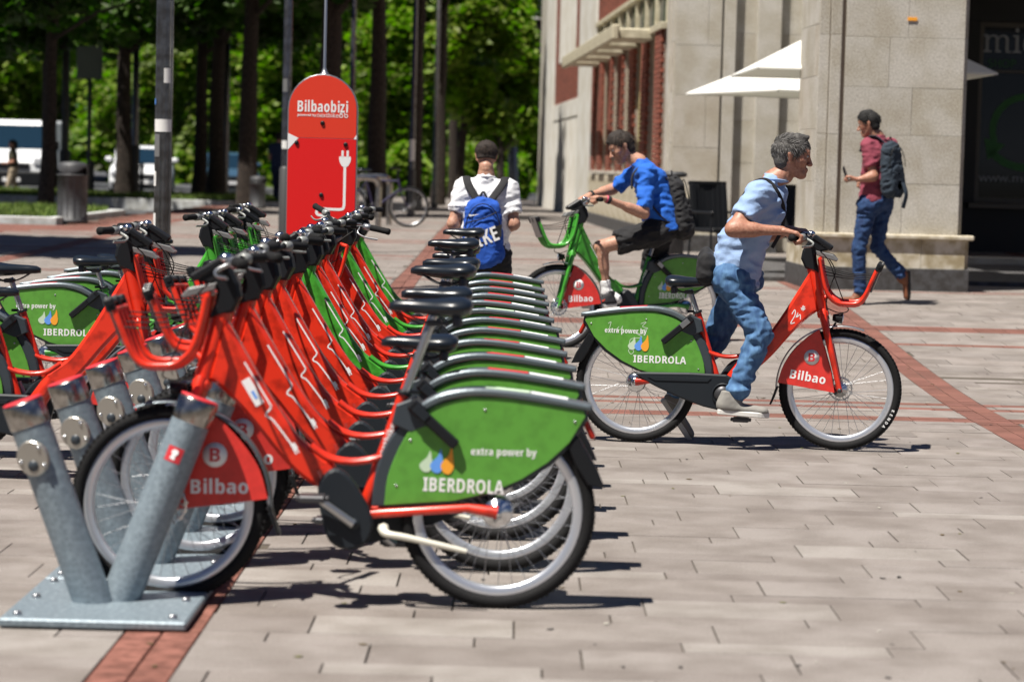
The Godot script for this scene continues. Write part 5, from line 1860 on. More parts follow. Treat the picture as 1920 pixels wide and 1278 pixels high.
	mb.lathe(P2([0.05, 0.9, 0.06, 1.03, 0.17, 1.05, 0.17, 1.09, 0.12, 1.11, 0.0, 1.11]), V0, Vector3.UP, 20)
	part("lid", mb.done(), mats.bin_metal, bb)
	# low railing by the white car
	for k in 4:
		var rl = thing("bollard", "black bollard by the white car, number %s from the left" % ["one", "two", "three", "four"][k], "bollard", Vector3(-10.6 + 0.62 * k, 0.45, -60.5), 0.0, "black bollards by the road")
		mb = MB.new()
		mb.lathe(P2([0.05, 0.0, 0.045, 0.75, 0.055, 0.78, 0.055, 0.84, 0.03, 0.90, 0.0, 0.91]), V0, Vector3.UP, 12)
		part("post", mb.done(), mats.pole_dark, rl)

func parked_bicycle():
	var t = thing("parked_bicycle", "dark purple city bicycle parked against the steel rack", "bicycle", Vector3(-2.78, 0.45, -39.9), 0.05)
	var r = 0.335
	for x in [0.0, 1.02]:
		var mb = MB.new()
		var prof = []
		for k in 8:
			var a = TAU * k / 8.0
			prof.append(Vector2(r - 0.018 + cos(a) * 0.018, sin(a) * 0.018))
		mb.revolve(prof, V0, 0, TAU, 40)
		var w = part("wheel", mb.done(), mats.rubber, t, Transform3D(Basis.IDENTITY, Vector3(x, r, 0)))
		mb = MB.new()
		mb.revolve(P2([0.302, 0.011, 0.302, -0.011, 0.282, -0.008, 0.282, 0.008]), V0, 0, TAU, 40)
		part("rim", mb.done(), mats.steel, w)
		mb = MB.new()
		for i in 24:
			var a = TAU * i / 24.0
			mb.tube([Vector3(cos(a + 0.4) * 0.03, sin(a + 0.4) * 0.03, 0.02 if i % 2 else -0.02), Vector3(cos(a) * 0.285, sin(a) * 0.285, 0)], 0.0014, 4, 1.0, Vector3.UP, false)
		part("spokes", mb.done(), mats.spoke_steel, w)
		mb = MB.new()
		mb.lathe(P2([0.0, -0.05, 0.02, -0.05, 0.03, -0.02, 0.03, 0.02, 0.02, 0.05, 0.0, 0.05]), V0, Vector3(0, 0, 1), 12)
		part("hub", mb.done(), mats.steel, w)
	var fm = mat("purple_paint", lin(0.022, 0.018, 0.06), 0.4)
	var mb = MB.new()
	for s in [[0.44, 0.29, 0.29, 0.82, 0.016], [0.44, 0.29, 0.86, 0.62, 0.02], [0.31, 0.76, 0.85, 0.76, 0.016], [0.835, 0.80, 0.875, 0.60, 0.018]]:
		mb.tube([Vector3(s[0], s[1], 0), Vector3(s[2], s[3], 0)], s[4], 10)
	for z in [-0.05, 0.05]:
		mb.tube([Vector3(0.44, 0.29, z * 0.6), Vector3(0, r, z)], 0.009, 8)
		mb.tube([Vector3(0.31, 0.74, z * 0.4), Vector3(0, r, z)], 0.008, 8)
	part("frame", mb.done(), fm, t)
	mb = MB.new()
	for z in [-0.05, 0.05]:
		mb.tube([Vector3(0.88, 0.61, z * 0.6), Vector3(0.93, 0.45, z), Vector3(1.02, r, z)], [0.014, 0.013, 0.010], 8)
	part("fork", mb.done(), fm, t)
	mb = MB.new()
	mb.tube([Vector3(0.835, 0.80, 0), Vector3(0.82, 0.93, 0)], 0.013, 8)
	mb.tube(curve([Vector3(0.70, 0.97, -0.29), Vector3(0.82, 0.96, -0.15), Vector3(0.86, 0.94, 0), Vector3(0.82, 0.96, 0.15), Vector3(0.70, 0.97, 0.29)], 4), 0.012, 8)
	part("handlebar", mb.done(), mats.black_plastic, t)
	mb = MB.new()
	loft(mb, [[Vector3(0.14, 0.93, 0), 0.03, 0.01], [Vector3(0.17, 0.93, 0), 0.08, 0.03], [Vector3(0.26, 0.925, 0), 0.06, 0.028], [Vector3(0.38, 0.925, 0), 0.02, 0.018], [Vector3(0.40, 0.92, 0), 0.01, 0.008]])
	mb.tube([Vector3(0.29, 0.82, 0), Vector3(0.265, 0.91, 0)], 0.013, 8)
	part("saddle", mb.done(), mats.saddle_vinyl, t)
	mb = MB.new()
	mb.revolve(P2([0.085, -0.045, 0.095, -0.045, 0.095, -0.05, 0.085, -0.05]), Vector3(0.44, 0.29, 0.1), 0, TAU, 24)
	mb.tube([Vector3(0.44, 0.29, 0.07), Vector3(0.52, 0.15, 0.08)], 0.011, 6)
	mb.cbox(Vector3(0.52, 0.14, 0.12), Vector3(0.09, 0.02, 0.07), 0.005)
	part("crank", mb.done(), mats.dark_steel, t)

# ---------------------------------------------------------------- vehicles
func vehicle(called: String, label: String, cat: String, at: Vector3, turn: float, prof: Array, cabin: Array, w: float, paint: Material, screen: Array, van: bool):
	# profile in (length, height), the front towards +x; built along x, width along z
	var t = thing(called, label, cat, at, turn)
	var mb = MB.new()
	mb.prism(P2(prof), -w / 2, w / 2, 0.07)
	var body = part("body", mb.done(), paint, t)
	mb = MB.new()
	mb.prism(P2(cabin), -w / 2 + 0.09, w / 2 - 0.09, 0.10)
	part("cabin", mb.done(), paint, body)
	# windscreen: a pane lying on the front of the cabin
	var a = Vector2(screen[0], screen[1])
	var b = Vector2(screen[2], screen[3])
	var n = Vector2(-(b - a).y, (b - a).x).normalized()
	if n.x < 0:
		n = -n
	var hw = w / 2 - 0.20
	mb = MB.new()
	var o = n * 0.012
	mb.q(Vector3(b.x + o.x, b.y + o.y, -hw), Vector3(b.x + o.x, b.y + o.y, hw), Vector3(a.x + o.x, a.y + o.y, hw + 0.08), Vector3(a.x + o.x, a.y + o.y, -hw - 0.08))
	part("windscreen", mb.done(), mats.car_glass, t)
	var front: float = -INF
	for i in range(0, prof.size(), 2):
		front = maxf(front, prof[i])
	for s in [-1, 1]:
		mb = MB.new()
		mb.cbox(Vector3(front - 0.10, 0.98 if van else 0.70, s * (w / 2 - 0.22)), Vector3(0.24, 0.24 if van else 0.17, 0.36), 0.05)
		part("headlight", mb.done(), mats.headlight_glass, t)
		mb = MB.new()
		mb.cbox(Vector3(screen[0] - 0.35, screen[1] + 0.12, s * (w / 2 + 0.08)), Vector3(0.12, 0.26 if van else 0.14, 0.20), 0.04)
		part("mirror", mb.done(), mats.black_plastic if van else paint, t)
		for x in [front - 0.85, front - (3.6 if van else 3.3)]:
			mb = MB.new()
			mb.lathe(P2([0.0, 0.0, 0.2, 0.01, 0.30, 0.0, 0.33, -0.03, 0.33, -0.19, 0.0, -0.2]), Vector3(x, 0.33, s * (w / 2 + 0.01)), Vector3(0, 0, s), 24)
			var wh = part("wheel", mb.done(), mats.rubber, t)
			mb = MB.new()
			mb.lathe(P2([0.0, 0.02, 0.06, 0.025, 0.19, 0.012, 0.20, 0.0]), Vector3(x, 0.33, s * (w / 2 + 0.012)), Vector3(0, 0, s), 16)
			part("rim", mb.done(), mats.steel, wh)
		mb = MB.new()
		var q = screen[2]
		mb.cbox(Vector3((screen[2] - 0.45), (screen[1] + screen[3]) / 2, s * (w / 2 - 0.085)), Vector3(0.9, (screen[3] - screen[1]) * 0.72, 0.02), 0.008)
		part("side_window", mb.done(), mats.car_glass, t)
	mb = MB.new()
	mb.cbox(Vector3(front - 0.03, 0.84 if van else 0.62, 0), Vector3(0.12, 0.18 if van else 0.12, w * 0.5), 0.02)
	part("grille", mb.done(), mats.black_plastic, t)
	mb = MB.new()
	mb.cbox(Vector3(front - 0.05, 0.50 if van else 0.34, 0), Vector3(0.16, 0.42 if van else 0.16, w * 0.92), 0.05)
	part("bumper", mb.done(), mats.black_plastic, t)
	mb = MB.new()
	mb.cbox(Vector3(front + 0.04, 0.46, 0), Vector3(0.02, 0.11, 0.5), 0.004)
	part("number_plate", mb.done(), mats.white_print, t)
	return t

func build_vehicles():
	var turn = -PI / 2
	vehicle("delivery_van", "white van with a tall windscreen parked on the road at the left edge", "van", Vector3(-14.35, 0.30, -70.5), turn + 0.06,
		[-2.6, 0.30, 2.3, 0.30, 2.42, 0.55, 2.38, 0.95, 2.15, 1.18, 1.55, 1.32, -2.6, 1.32], [-2.55, 1.28, 1.62, 1.28, 0.95, 2.05, 0.75, 2.16, -2.55, 2.2], 1.98, mats.white_car, [1.58, 1.33, 0.99, 2.0], true)
	vehicle("white_car", "white hatchback parked facing the plaza, half hidden by a tree", "car", Vector3(-11.2, 0.30, -72.5), turn + 0.12,
		[-2.0, 0.25, 1.95, 0.25, 2.05, 0.45, 2.0, 0.72, 1.75, 0.88, 1.05, 0.98, -2.0, 1.0], [-1.95, 0.95, 1.15, 0.95, 0.30, 1.46, 0.0, 1.52, -1.5, 1.5], 1.78, mats.white_car, [1.10, 0.99, 0.36, 1.43], false)
	vehicle("blue_car", "blue car farther along the road between two dark trunks", "car", Vector3(-10.2, 0.20, -86.0), turn + 0.2,
		[-2.0, 0.25, 1.95, 0.25, 2.05, 0.45, 2.0, 0.72, 1.75, 0.88, 1.05, 0.98, -2.0, 1.0], [-1.95, 0.95, 1.15, 0.95, 0.30, 1.46, 0.0, 1.52, -1.5, 1.5], 1.78, mats.blue_car, [1.10, 0.99, 0.36, 1.43], false)

# ---------------------------------------------------------------- bodies as distance fields
# bone: [a, b, ra, rb, options]; options: ax + fl (flatten along ax), cut (flat end at b), sub (carve), k
func field(bones: Array, cell: float, k := 0.03, namp := 0.0, nfreq := 10.0, cuts := [], sd := 1) -> Array:
	var lo = Vector3.INF
	var hi = -Vector3.INF
	for b in bones:
		if b.size() > 4 and b[4].has("sub"):
			continue
		var r: float = maxf(b[2], b[3])
		for p in [b[0], b[1]]:
			lo = lo.min(p - Vector3.ONE * r)
			hi = hi.max(p + Vector3.ONE * r)
	var pad = namp + 2.5 * cell
	lo -= Vector3.ONE * pad
	hi += Vector3.ONE * pad
	var nx = int(ceil((hi.x - lo.x) / cell)) + 1
	var ny = int(ceil((hi.y - lo.y) / cell)) + 1
	var nz = int(ceil((hi.z - lo.z) / cell)) + 1
	var f = PackedFloat32Array()
	f.resize(nx * ny * nz)
	f.fill(1.0)
	for b in bones:
		var a: Vector3 = b[0]
		var c: Vector3 = b[1]
		var ra: float = b[2]
		var rb: float = b[3]
		var o: Dictionary = b[4] if b.size() > 4 else {}
		var ax: Vector3 = o.get("ax", Vector3.ZERO)
		var fl: float = o.get("fl", 0.0)
		var cutb: bool = o.has("cut")
		var sub: bool = o.has("sub")
		var kk: float = o.get("k", k)
		var m: float = maxf(ra, rb) + kk + 2.0 * cell + namp
		var l2 = a.min(c) - Vector3.ONE * m
		var h2 = a.max(c) + Vector3.ONE * m
		var x0 = maxi(0, int((l2.x - lo.x) / cell))
		var x1 = mini(nx - 1, int((h2.x - lo.x) / cell) + 1)
		var y0 = maxi(0, int((l2.y - lo.y) / cell))
		var y1 = mini(ny - 1, int((h2.y - lo.y) / cell) + 1)
		var z0 = maxi(0, int((l2.z - lo.z) / cell))
		var z1 = mini(nz - 1, int((h2.z - lo.z) / cell) + 1)
		var ba = c - a
		var bl = maxf(ba.length(), 1e-5)
		var inv = 1.0 / (bl * bl)
		var ik = 0.25 / kk
		for z in range(z0, z1 + 1):
			for y in range(y0, y1 + 1):
				var at = (z * ny + y) * nx
				var pa = Vector3(lo.x + x0 * cell, lo.y + y * cell, lo.z + z * cell) - a
				for x in range(x0, x1 + 1):
					var tt = pa.dot(ba) * inv
					var t = clampf(tt, 0.0, 1.0)
					var over = cutb and tt > 1.0
					var q = pa - ba * (tt if over else t)
					if fl != 0.0:
						q += ax * (q.dot(ax) * fl)
					var d = q.length() - (ra + (rb - ra) * t)
					if over:
						d = maxf(d, (tt - 1.0) * bl)
					var v = f[at + x]
					if sub:
						d = -d
						var g = kk - absf(v - d)
						f[at + x] = maxf(v, d) + (g * g * ik if g > 0.0 else 0.0)
					else:
						var g = kk - absf(v - d)
						f[at + x] = minf(v, d) - (g * g * ik if g > 0.0 else 0.0)
					pa.x += cell
	if cuts.size() or namp > 0.0:
		var n = FastNoiseLite.new()
		n.seed = sd
		n.frequency = nfreq
		n.fractal_octaves = 2
		for z in nz:
			for y in ny:
				var at = (z * ny + y) * nx
				for x in nx:
					var v = f[at + x]
					if absf(v) > 0.06:
						continue
					var p = Vector3(lo.x + x * cell, lo.y + y * cell, lo.z + z * cell)
					if namp > 0.0:
						if sd >= 5:
							v += namp * (absf(n.get_noise_3d(p.x * 0.7 + p.y * 0.9, p.y * 1.7 - p.x * 0.6, p.z * 0.6 + p.y * 0.3)) * 2.6 - 0.6)
						else:
							v += namp * n.get_noise_3dv(p)
					for c in cuts:
						v = maxf(v, (p - c[1]).dot(c[0]))
					f[at + x] = v
	# surface nets
	var verts = PackedVector3Array()
	var ids = PackedInt32Array()
	ids.resize(nx * ny * nz)
	ids.fill(-1)
	var sy = nx
	var sz = nx * ny
	var offs = [0, 1, sy, sy + 1, sz, sz + 1, sz + sy, sz + sy + 1]
	var cp = [Vector3(0, 0, 0), Vector3(1, 0, 0), Vector3(0, 1, 0), Vector3(1, 1, 0), Vector3(0, 0, 1), Vector3(1, 0, 1), Vector3(0, 1, 1), Vector3(1, 1, 1)]
	var edges = [[0, 1], [2, 3], [4, 5], [6, 7], [0, 2], [1, 3], [4, 6], [5, 7], [0, 4], [1, 5], [2, 6], [3, 7]]
	var live = PackedInt32Array()
	var reach = 2.5 * cell + 0.01
	for z in nz - 1:
		for y in ny - 1:
			var at = (z * ny + y) * nx
			for x in nx - 1:
				var i = at + x
				if absf(f[i]) > reach:
					continue
				var neg = 0
				for o in offs:
					if f[i + o] < 0.0:
						neg += 1
				if neg == 0 or neg == 8:
					continue
				var s = Vector3.ZERO
				var cnt = 0
				for e in edges:
					var va = f[i + offs[e[0]]]
					var vb = f[i + offs[e[1]]]
					if (va < 0.0) != (vb < 0.0):
						s += (cp[e[0]] as Vector3).lerp(cp[e[1]], va / (va - vb))
						cnt += 1
				ids[i] = verts.size()
				live.append(i)
				verts.append(lo + (Vector3(x, y, z) + s / cnt) * cell)
	var idx = PackedInt32Array()
	for i in live:
		for ax in 3:
			var st: int = [1, sy, sz][ax]
			var u: int = [sy, sz, 1][ax]
			var w: int = [sz, 1, sy][ax]
			var a0 = f[i] < 0.0
			if a0 == (f[i + st] < 0.0):
				continue
			if i - u - w < 0:
				continue
			var p0 = ids[i]
			var p1 = ids[i - u]
			var p2 = ids[i - u - w]
			var p3 = ids[i - w]
			if p0 < 0 or p1 < 0 or p2 < 0 or p3 < 0:
				continue
			if a0:
				idx.append_array([p0, p2, p1, p0, p3, p2])
			else:
				idx.append_array([p0, p1, p2, p0, p2, p3])
	return [verts, idx]

func solid(parts: Array) -> ArrayMesh:
	# parts: [[verts, idx, transform], ...] joined into one smooth mesh
	var V = PackedVector3Array()
	var I = PackedInt32Array()
	for p in parts:
		var off = V.size()
		var xf: Transform3D = p[2] if p.size() > 2 else Transform3D.IDENTITY
		V.append_array(xf * (p[0] as PackedVector3Array))
		for i in (p[1] as PackedInt32Array):
			I.append(i + off)
	var N = PackedVector3Array()
	N.resize(V.size())
	for i in range(0, I.size(), 3):
		var n = (V[I[i + 2]] - V[I[i]]).cross(V[I[i + 1]] - V[I[i]])
		N[I[i]] += n
		N[I[i + 1]] += n
		N[I[i + 2]] += n
	for i in N.size():
		N[i] = N[i].normalized()
	var arr = []
	arr.resize(Mesh.ARRAY_MAX)
	arr[Mesh.ARRAY_VERTEX] = V
	arr[Mesh.ARRAY_NORMAL] = N
	arr[Mesh.ARRAY_INDEX] = I
	var m = ArrayMesh.new()
	m.add_surface_from_arrays(Mesh.PRIMITIVE_TRIANGLES, arr)
	return m

var V0 := Vector3.ZERO
func head_bones(o := {}) -> Array:
	var Z = Vector3(0, 0, 1)
	var nose: float = o.get("nose", 1.0)
	return [
		[Vector3(-0.026, 0.032, 0), Vector3(0.020, 0.036, 0), 0.077, 0.073],
		[Vector3(0.028, -0.005, 0), Vector3(0.046, -0.080, 0), 0.058, 0.034],
		[Vector3(-0.012, -0.03, 0.040), Vector3(0.052, -0.092, 0.012), 0.026, 0.020],
		[Vector3(-0.012, -0.03, -0.040), Vector3(0.052, -0.092, -0.012), 0.026, 0.020],
		[Vector3(0.066, -0.098, -0.006), Vector3(0.066, -0.098, 0.006), 0.016, 0.016, {"k": 0.02}],
		[Vector3(0.058, -0.022, 0.040), Vector3(0.050, -0.018, 0.046), 0.020, 0.018],
		[Vector3(0.058, -0.022, -0.040), Vector3(0.050, -0.018, -0.046), 0.020, 0.018],
		[Vector3(0.080, 0.028, -0.030), Vector3(0.080, 0.028, 0.030), 0.012, 0.012, {"k": 0.02}],
		[Vector3(0.096, 0.006, 0.031), Vector3(0.096, 0.006, 0.031), 0.013, 0.013, {"sub": 1, "k": 0.015}],
		[Vector3(0.096, 0.006, -0.031), Vector3(0.096, 0.006, -0.031), 0.013, 0.013, {"sub": 1, "k": 0.015}],
		[Vector3(0.084, 0.016, 0), Vector3(0.104 + 0.008 * nose, -0.036, 0), 0.009, 0.011, {"k": 0.012}],
		[Vector3(0.094, -0.038, -0.012), Vector3(0.094, -0.038, 0.012), 0.008, 0.008, {"k": 0.012}],
		[Vector3(0.084, -0.064, -0.014), Vector3(0.084, -0.064, 0.014), 0.0075, 0.0075, {"k": 0.010}],
		[Vector3(0.082, -0.076, -0.010), Vector3(0.082, -0.076, 0.010), 0.0075, 0.0075, {"k": 0.008}],
		[Vector3(-0.012, 0.012, 0.078), Vector3(-0.010, -0.030, 0.072), 0.018, 0.010, {"ax": Vector3(0.3, 0, 1).normalized(), "fl": 1.4, "k": 0.008}],
		[Vector3(-0.012, 0.012, -0.078), Vector3(-0.010, -0.030, -0.072), 0.018, 0.010, {"ax": Vector3(0.3, 0, -1).normalized(), "fl": 1.4, "k": 0.008}],
		[Vector3(-0.004, 0.002, 0.092), Vector3(-0.004, -0.012, 0.090), 0.007, 0.006, {"sub": 1, "k": 0.005}],
		[Vector3(-0.004, 0.002, -0.092), Vector3(-0.004, -0.012, -0.090), 0.007, 0.006, {"sub": 1, "k": 0.005}],
		[Vector3(-0.026, -0.04, 0), Vector3(-0.034, -0.105, 0), 0.053, 0.050],
	]

func hand_field(side: float) -> Array:
	# wrist at the origin, fingers along +x and curled down, thumb on the -z * side flank
	var b = [[V0, Vector3(0.03, 0, 0), 0.024, 0.022, {"ax": Vector3.UP, "fl": 0.4}]]
	for z in [-0.026, -0.009, 0.009, 0.026]:
		b.append([Vector3(0.02, 0, z * 0.6), Vector3(0.085, 0.0, z), 0.016, 0.0135])
	var ln = [0.92, 1.0, 0.96, 0.78]
	for i in 4:
		var z = (-0.029 + 0.0195 * i) * side
		var l = ln[i]
		var p0 = Vector3(0.085, 0.002, z)
		var p1 = Vector3(0.085 + 0.034 * l, -0.010, z)
		var p2 = Vector3(0.088 + 0.030 * l, -0.040 * l - 0.004, z)
		var p3 = Vector3(0.075 + 0.022 * l, -0.052 * l - 0.004, z)
		b.append([p0, p1, 0.0098, 0.0092, {"k": 0.006}])
		b.append([p1, p2, 0.0092, 0.0084, {"k": 0.006}])
		b.append([p2, p3, 0.0084, 0.0074, {"k": 0.006}])
	var t = -side
	b.append([Vector3(0.025, -0.006, t * 0.020), Vector3(0.060, -0.022, t * 0.044), 0.013, 0.0115, {"k": 0.01}])
	b.append([Vector3(0.060, -0.022, t * 0.044), Vector3(0.088, -0.042, t * 0.036), 0.0105, 0.0085, {"k": 0.006}])
	return field(b, 0.0042, 0.010)

func frame(x: Vector3, up: Vector3) -> Basis:
	x = x.normalized()
	var y = (up - x * x.dot(up)).normalized()
	return Basis(x, y, x.cross(y))

func shoe(parent: Node, ankle: Vector3, heel: Vector3, toe: Vector3, upper: Material, sole: Material, len := 0.275, mark = null):
	var b = frame(toe - heel, Vector3.UP if absf((toe - heel).normalized().y) < 0.8 else (ankle - heel))
	if (ankle - heel).dot(b.y) < 0.0:
		b = Basis(b.x, -b.y, -b.z)
	var xf = Transform3D(b, heel)
	var up = field([
		[Vector3(0.035, 0.050, 0), Vector3(0.085, 0.062, 0), 0.040, 0.040],
		[Vector3(0.04, 0.03, 0), Vector3(len - 0.045, 0.018, 0), 0.040, 0.040, {"ax": Vector3.UP, "fl": 0.25}],
		[Vector3(0.05, 0.09, 0), Vector3(0.05, 0.105, 0), 0.038, 0.038],
	], 0.008, 0.03, 0.002, 30.0, [[Vector3.DOWN, Vector3(0, 0.014, 0)], [Vector3.UP, Vector3(0, 0.118, 0)]])
	var s = part("shoe", solid([up]), upper, parent, xf)
	var mb = MB.new()
	var out = curve2(P2([0.0, 0.0, 0.012, 0.034, 0.08, 0.036, 0.17, 0.047, 0.24, 0.040, len, 0.0, 0.24, -0.038, 0.17, -0.043, 0.08, -0.034, 0.012, -0.034]), 3, true)
	mb.prism(out, -0.012, 0.018, 0.005, Transform3D(Basis(Vector3(1, 0, 0), Vector3(0, 0, -1), Vector3(0, 1, 0)), V0))
	part("sole", mb.done(), sole, s)
	if mark:
		mb = MB.new()
		mb.prism(curve2(P2([0.10, 0.055, 0.125, 0.034, 0.19, 0.052, 0.135, 0.046]), 3, true), 0.037, 0.0415)
		mb.prism(curve2(P2([0.10, 0.055, 0.125, 0.034, 0.19, 0.052, 0.135, 0.046]), 3, true), -0.0415, -0.037)
		part("mark", mb.done(), mark, s)

func person(label: String, at: Vector3, J: Dictionary, c: Dictionary, group := "") -> Node3D:
	var t = thing("person", label, "person", at, 0.0, group)
	var fwd: Vector3 = c.fwd.normalized()
	var lat = fwd.cross(Vector3.UP).normalized()
	var cell: float = c.get("cell", 0.011)
	var hx = frame(c.look, c.get("head_up", Vector3.UP))
	var hs: float = c.get("head_scale", 1.0)
	var HX = Transform3D(hx * Basis.from_scale(Vector3.ONE * hs), J.head)
	# skin: one continuous body
	var b = []
	b.append([J.pelvis - lat * 0.05, J.pelvis + lat * 0.05, 0.10, 0.10])
	b.append([J.pelvis, J.waist, 0.11, 0.10])
	b.append([J.waist - lat * 0.03, J.chest - lat * 0.06, 0.09, 0.095])
	b.append([J.waist + lat * 0.03, J.chest + lat * 0.06, 0.09, 0.095])
	b.append([J.shL, J.shR, 0.055, 0.055])
	b.append([J.chest, J.neck, 0.08, 0.056])
	b.append([J.neck, HX * Vector3(-0.034, -0.085, 0), 0.058, 0.052])
	for s in ["L", "R"]:
		b.append([J["sh" + s], J["el" + s], 0.050, 0.038])
		b.append([J["el" + s], J["wr" + s], 0.039, 0.025])
		b.append([J["el" + s].lerp(J["wr" + s], 0.15), J["el" + s].lerp(J["wr" + s], 0.4), 0.040, 0.036])
		var lw = 0.82 if c.get("leg_cut", 1.0) >= 1.0 else 1.0
		b.append([J["hip" + s], J["knee" + s], 0.078 * lw, 0.052 * lw])
		b.append([J["knee" + s], J["ankle" + s], 0.050 * lw, 0.035])
		b.append([J["knee" + s].lerp(J["ankle" + s], 0.2), J["knee" + s].lerp(J["ankle" + s], 0.45), 0.050 * lw, 0.045 * lw])
	var pieces = [field(b, cell, 0.03)]
	var hf = field(head_bones(c), c.get("head_cell", 0.0048), 0.02)
	pieces.append([hf[0], hf[1], HX])
	for s in ["L", "R"]:
		var wr: Vector3 = J["wr" + s]
		var d: Vector3 = (J["ha" + s] - wr).normalized()
		var hf2 = hand_field(1.0 if s == "R" else -1.0)
		pieces.append([hf2[0], hf2[1], Transform3D(frame(d, c.get("palm_up", Vector3.UP)), wr - d * 0.01)])
	var body = part("body", solid(pieces), c.skin, t)
	for s in [-1, 1]:
		var mb = MB.new()
		mb.ball(Vector3(0.081, 0.006, s * 0.031), Vector3(0.0095, 0.0075, 0.0110), 6)
		part("eye", mb.done(), mats.eye_white, body, HX)
		mb = MB.new()
		mb.ball(Vector3(0.089, 0.006, s * 0.031), Vector3(0.004, 0.006, 0.006), 5)
		part("iris", mb.done(), mats.eye_dark, body, HX)
		mb = MB.new()
		mb.tube(curve([HX * Vector3(0.084, 0.028, s * 0.014), HX * Vector3(0.086, 0.033, s * 0.032), HX * Vector3(0.072, 0.030, s * 0.05)], 3), 0.0038, 6)
		part("eyebrow", mb.done(), c.hair, body)
	var lp = MB.new()
	lp.tube([HX * Vector3(0.085, -0.070, -0.02), HX * Vector3(0.0905, -0.070, 0.0), HX * Vector3(0.085, -0.070, 0.02)], [0.002, 0.0035, 0.002], 6)
	part("lips", lp.done(), mats.lip, body)
	# hair
	var hb = [
		[Vector3(-0.028, 0.036, 0), Vector3(0.012, 0.044, 0), 0.0835, 0.0785],
		[Vector3(-0.050, -0.030, -0.022), Vector3(-0.050, -0.030, 0.022), 0.046, 0.046],
	]
	if c.has("quiff"):
		hb.append([Vector3(0.02, 0.105, -0.02), Vector3(0.075, 0.112, -0.01), 0.026, 0.012])
		hb.append([Vector3(0.02, 0.105, 0.03), Vector3(0.07, 0.108, 0.02), 0.026, 0.012])
	if c.has("fringe"):
		hb.append([Vector3(0.03, 0.095, 0), Vector3(0.082, 0.078, 0), 0.040, 0.022])
		hb.append([Vector3(-0.02, 0.10, 0), Vector3(0.04, 0.10, 0), 0.042, 0.036])
	if c.has("long_hair"):
		hb.append([Vector3(-0.06, 0.02, 0), Vector3(-0.075, -0.20, 0), 0.07, 0.05])
	var hairline = (Vector3(0.72, -0.69, 0)).normalized()
	var nape: float = c.get("nape", -0.075)
	var cuts = [[hairline, Vector3(0.074, 0.058, 0)], [Vector3.DOWN, Vector3(0, nape, 0)]]
	if c.has("quiff") or c.has("fringe"):
		cuts = [[hairline, Vector3(0.080, 0.055, 0)], [Vector3.DOWN, Vector3(0, nape, 0)]]
	if c.has("long_hair"):
		cuts = [[hairline, Vector3(0.08, 0.06, 0)]]
	var hm = field(hb, c.get("hair_cell", 0.005), 0.02, 0.0018, 60.0, cuts, 3)
	var hair = part("hair", solid([hm]), c.hair, body, HX)
	var hr = RandomNumberGenerator.new()
	hr.seed = 31
	for pass_ in 2:
		var sm = MB.new()
		var made = 0
		var sl: float = c.get("strand", 0.020)
		while made < (int(c.get("strands", 420) * (0.6 if pass_ == 0 else 0.4))):
			var nn = Vector3(hr.randfn(), hr.randfn(), hr.randfn()).normalized()
			var f = clampf(nn.x * 0.5 + 0.5, 0.0, 1.0)
			var p = Vector3(-0.028, 0.036, 0).lerp(Vector3(0.012, 0.044, 0), f) + nn * lerpf(0.086, 0.080, f)
			var bad = p.y < nape + 0.012
			for q in cuts:
				if (p - q[1]).dot(q[0]) > -0.002:
					bad = true
			if bad:
				continue
			made += 1
			var d = p - Vector3(-0.055, 0.13, 0.01)
			if p.y > 0.07 and c.has("quiff"):
				d = Vector3(1, 0.25, 0.2 * hr.randfn())
			d = (d - nn * d.dot(nn)).normalized() + Vector3(hr.randfn(), hr.randfn(), hr.randfn()) * 0.13
			var l = sl * hr.randf_range(0.6, 1.3)
			sm.tube([p - nn * 0.003, p + d * l * 0.5 + nn * l * 0.10, p + d * l + nn * l * 0.05], [0.0016, 0.0014, 0.0004], 4, 1.0, nn, false)
		part("strands", sm.done(), c.hair if pass_ == 0 else c.get("hair2", c.hair), hair)
	# trousers or shorts
	var tw: float = c.get("leg_fit", 1.0)
	var cut_at: float = c.get("leg_cut", 1.0)
	var pb = []
	pb.append([J.pelvis + (J.waist - J.pelvis) * 0.15 - lat * 0.055, J.hipL - Vector3(0, 0.01, 0), 0.118, 0.115])
	pb.append([J.pelvis + (J.waist - J.pelvis) * 0.15 + lat * 0.055, J.hipR - Vector3(0, 0.01, 0), 0.118, 0.115])
	pb.append([J.pelvis - fwd * 0.03 - lat * 0.05, J.pelvis - fwd * 0.03 + lat * 0.05, 0.118, 0.118])
	for s in ["L", "R"]:
		var hip: Vector3 = J["hip" + s]
		var kn: Vector3 = J["knee" + s]
		var an: Vector3 = J["ankle" + s]
		if cut_at < 1.0:
			pb.append([hip, hip.lerp(kn, cut_at), 0.105 * tw, 0.098 * tw, {"cut": 1}])
		else:
			pb.append([hip, kn, 0.100 * tw, 0.070 * tw])
			pb.append([kn, an + (kn - an).normalized() * 0.015, 0.069 * tw, 0.060 * tw, {"cut": 1}])
			pb.append([an.lerp(kn, 0.12), an.lerp(kn, 0.06), 0.063 * tw, 0.065 * tw, {"k": 0.015}])
	part("trousers" if cut_at >= 1.0 else "shorts", solid([field(pb, cell, 0.025, 0.012, 6.0, [], 5)]), c.bottom, t)
	# shirt
	var w: float = c.get("shirt_fit", 1.0)
	var sb = []
	var hem: Vector3 = J.pelvis.lerp(J.waist, c.get("hem", 0.0))
	var dn = (J.pelvis - J.waist).normalized()
	for s in [-1, 1]:
		sb.append([J.waist + lat * s * 0.055, hem + lat * s * 0.06, 0.118 * w, 0.128 * w, {"cut": 1}])
		sb.append([J.waist + lat * s * 0.055, J.chest + lat * s * 0.065, 0.118 * w, 0.120 * w])
	sb.append([J.shL.lerp(J.chest, 0.12), J.shR.lerp(J.chest, 0.12), 0.070, 0.070])
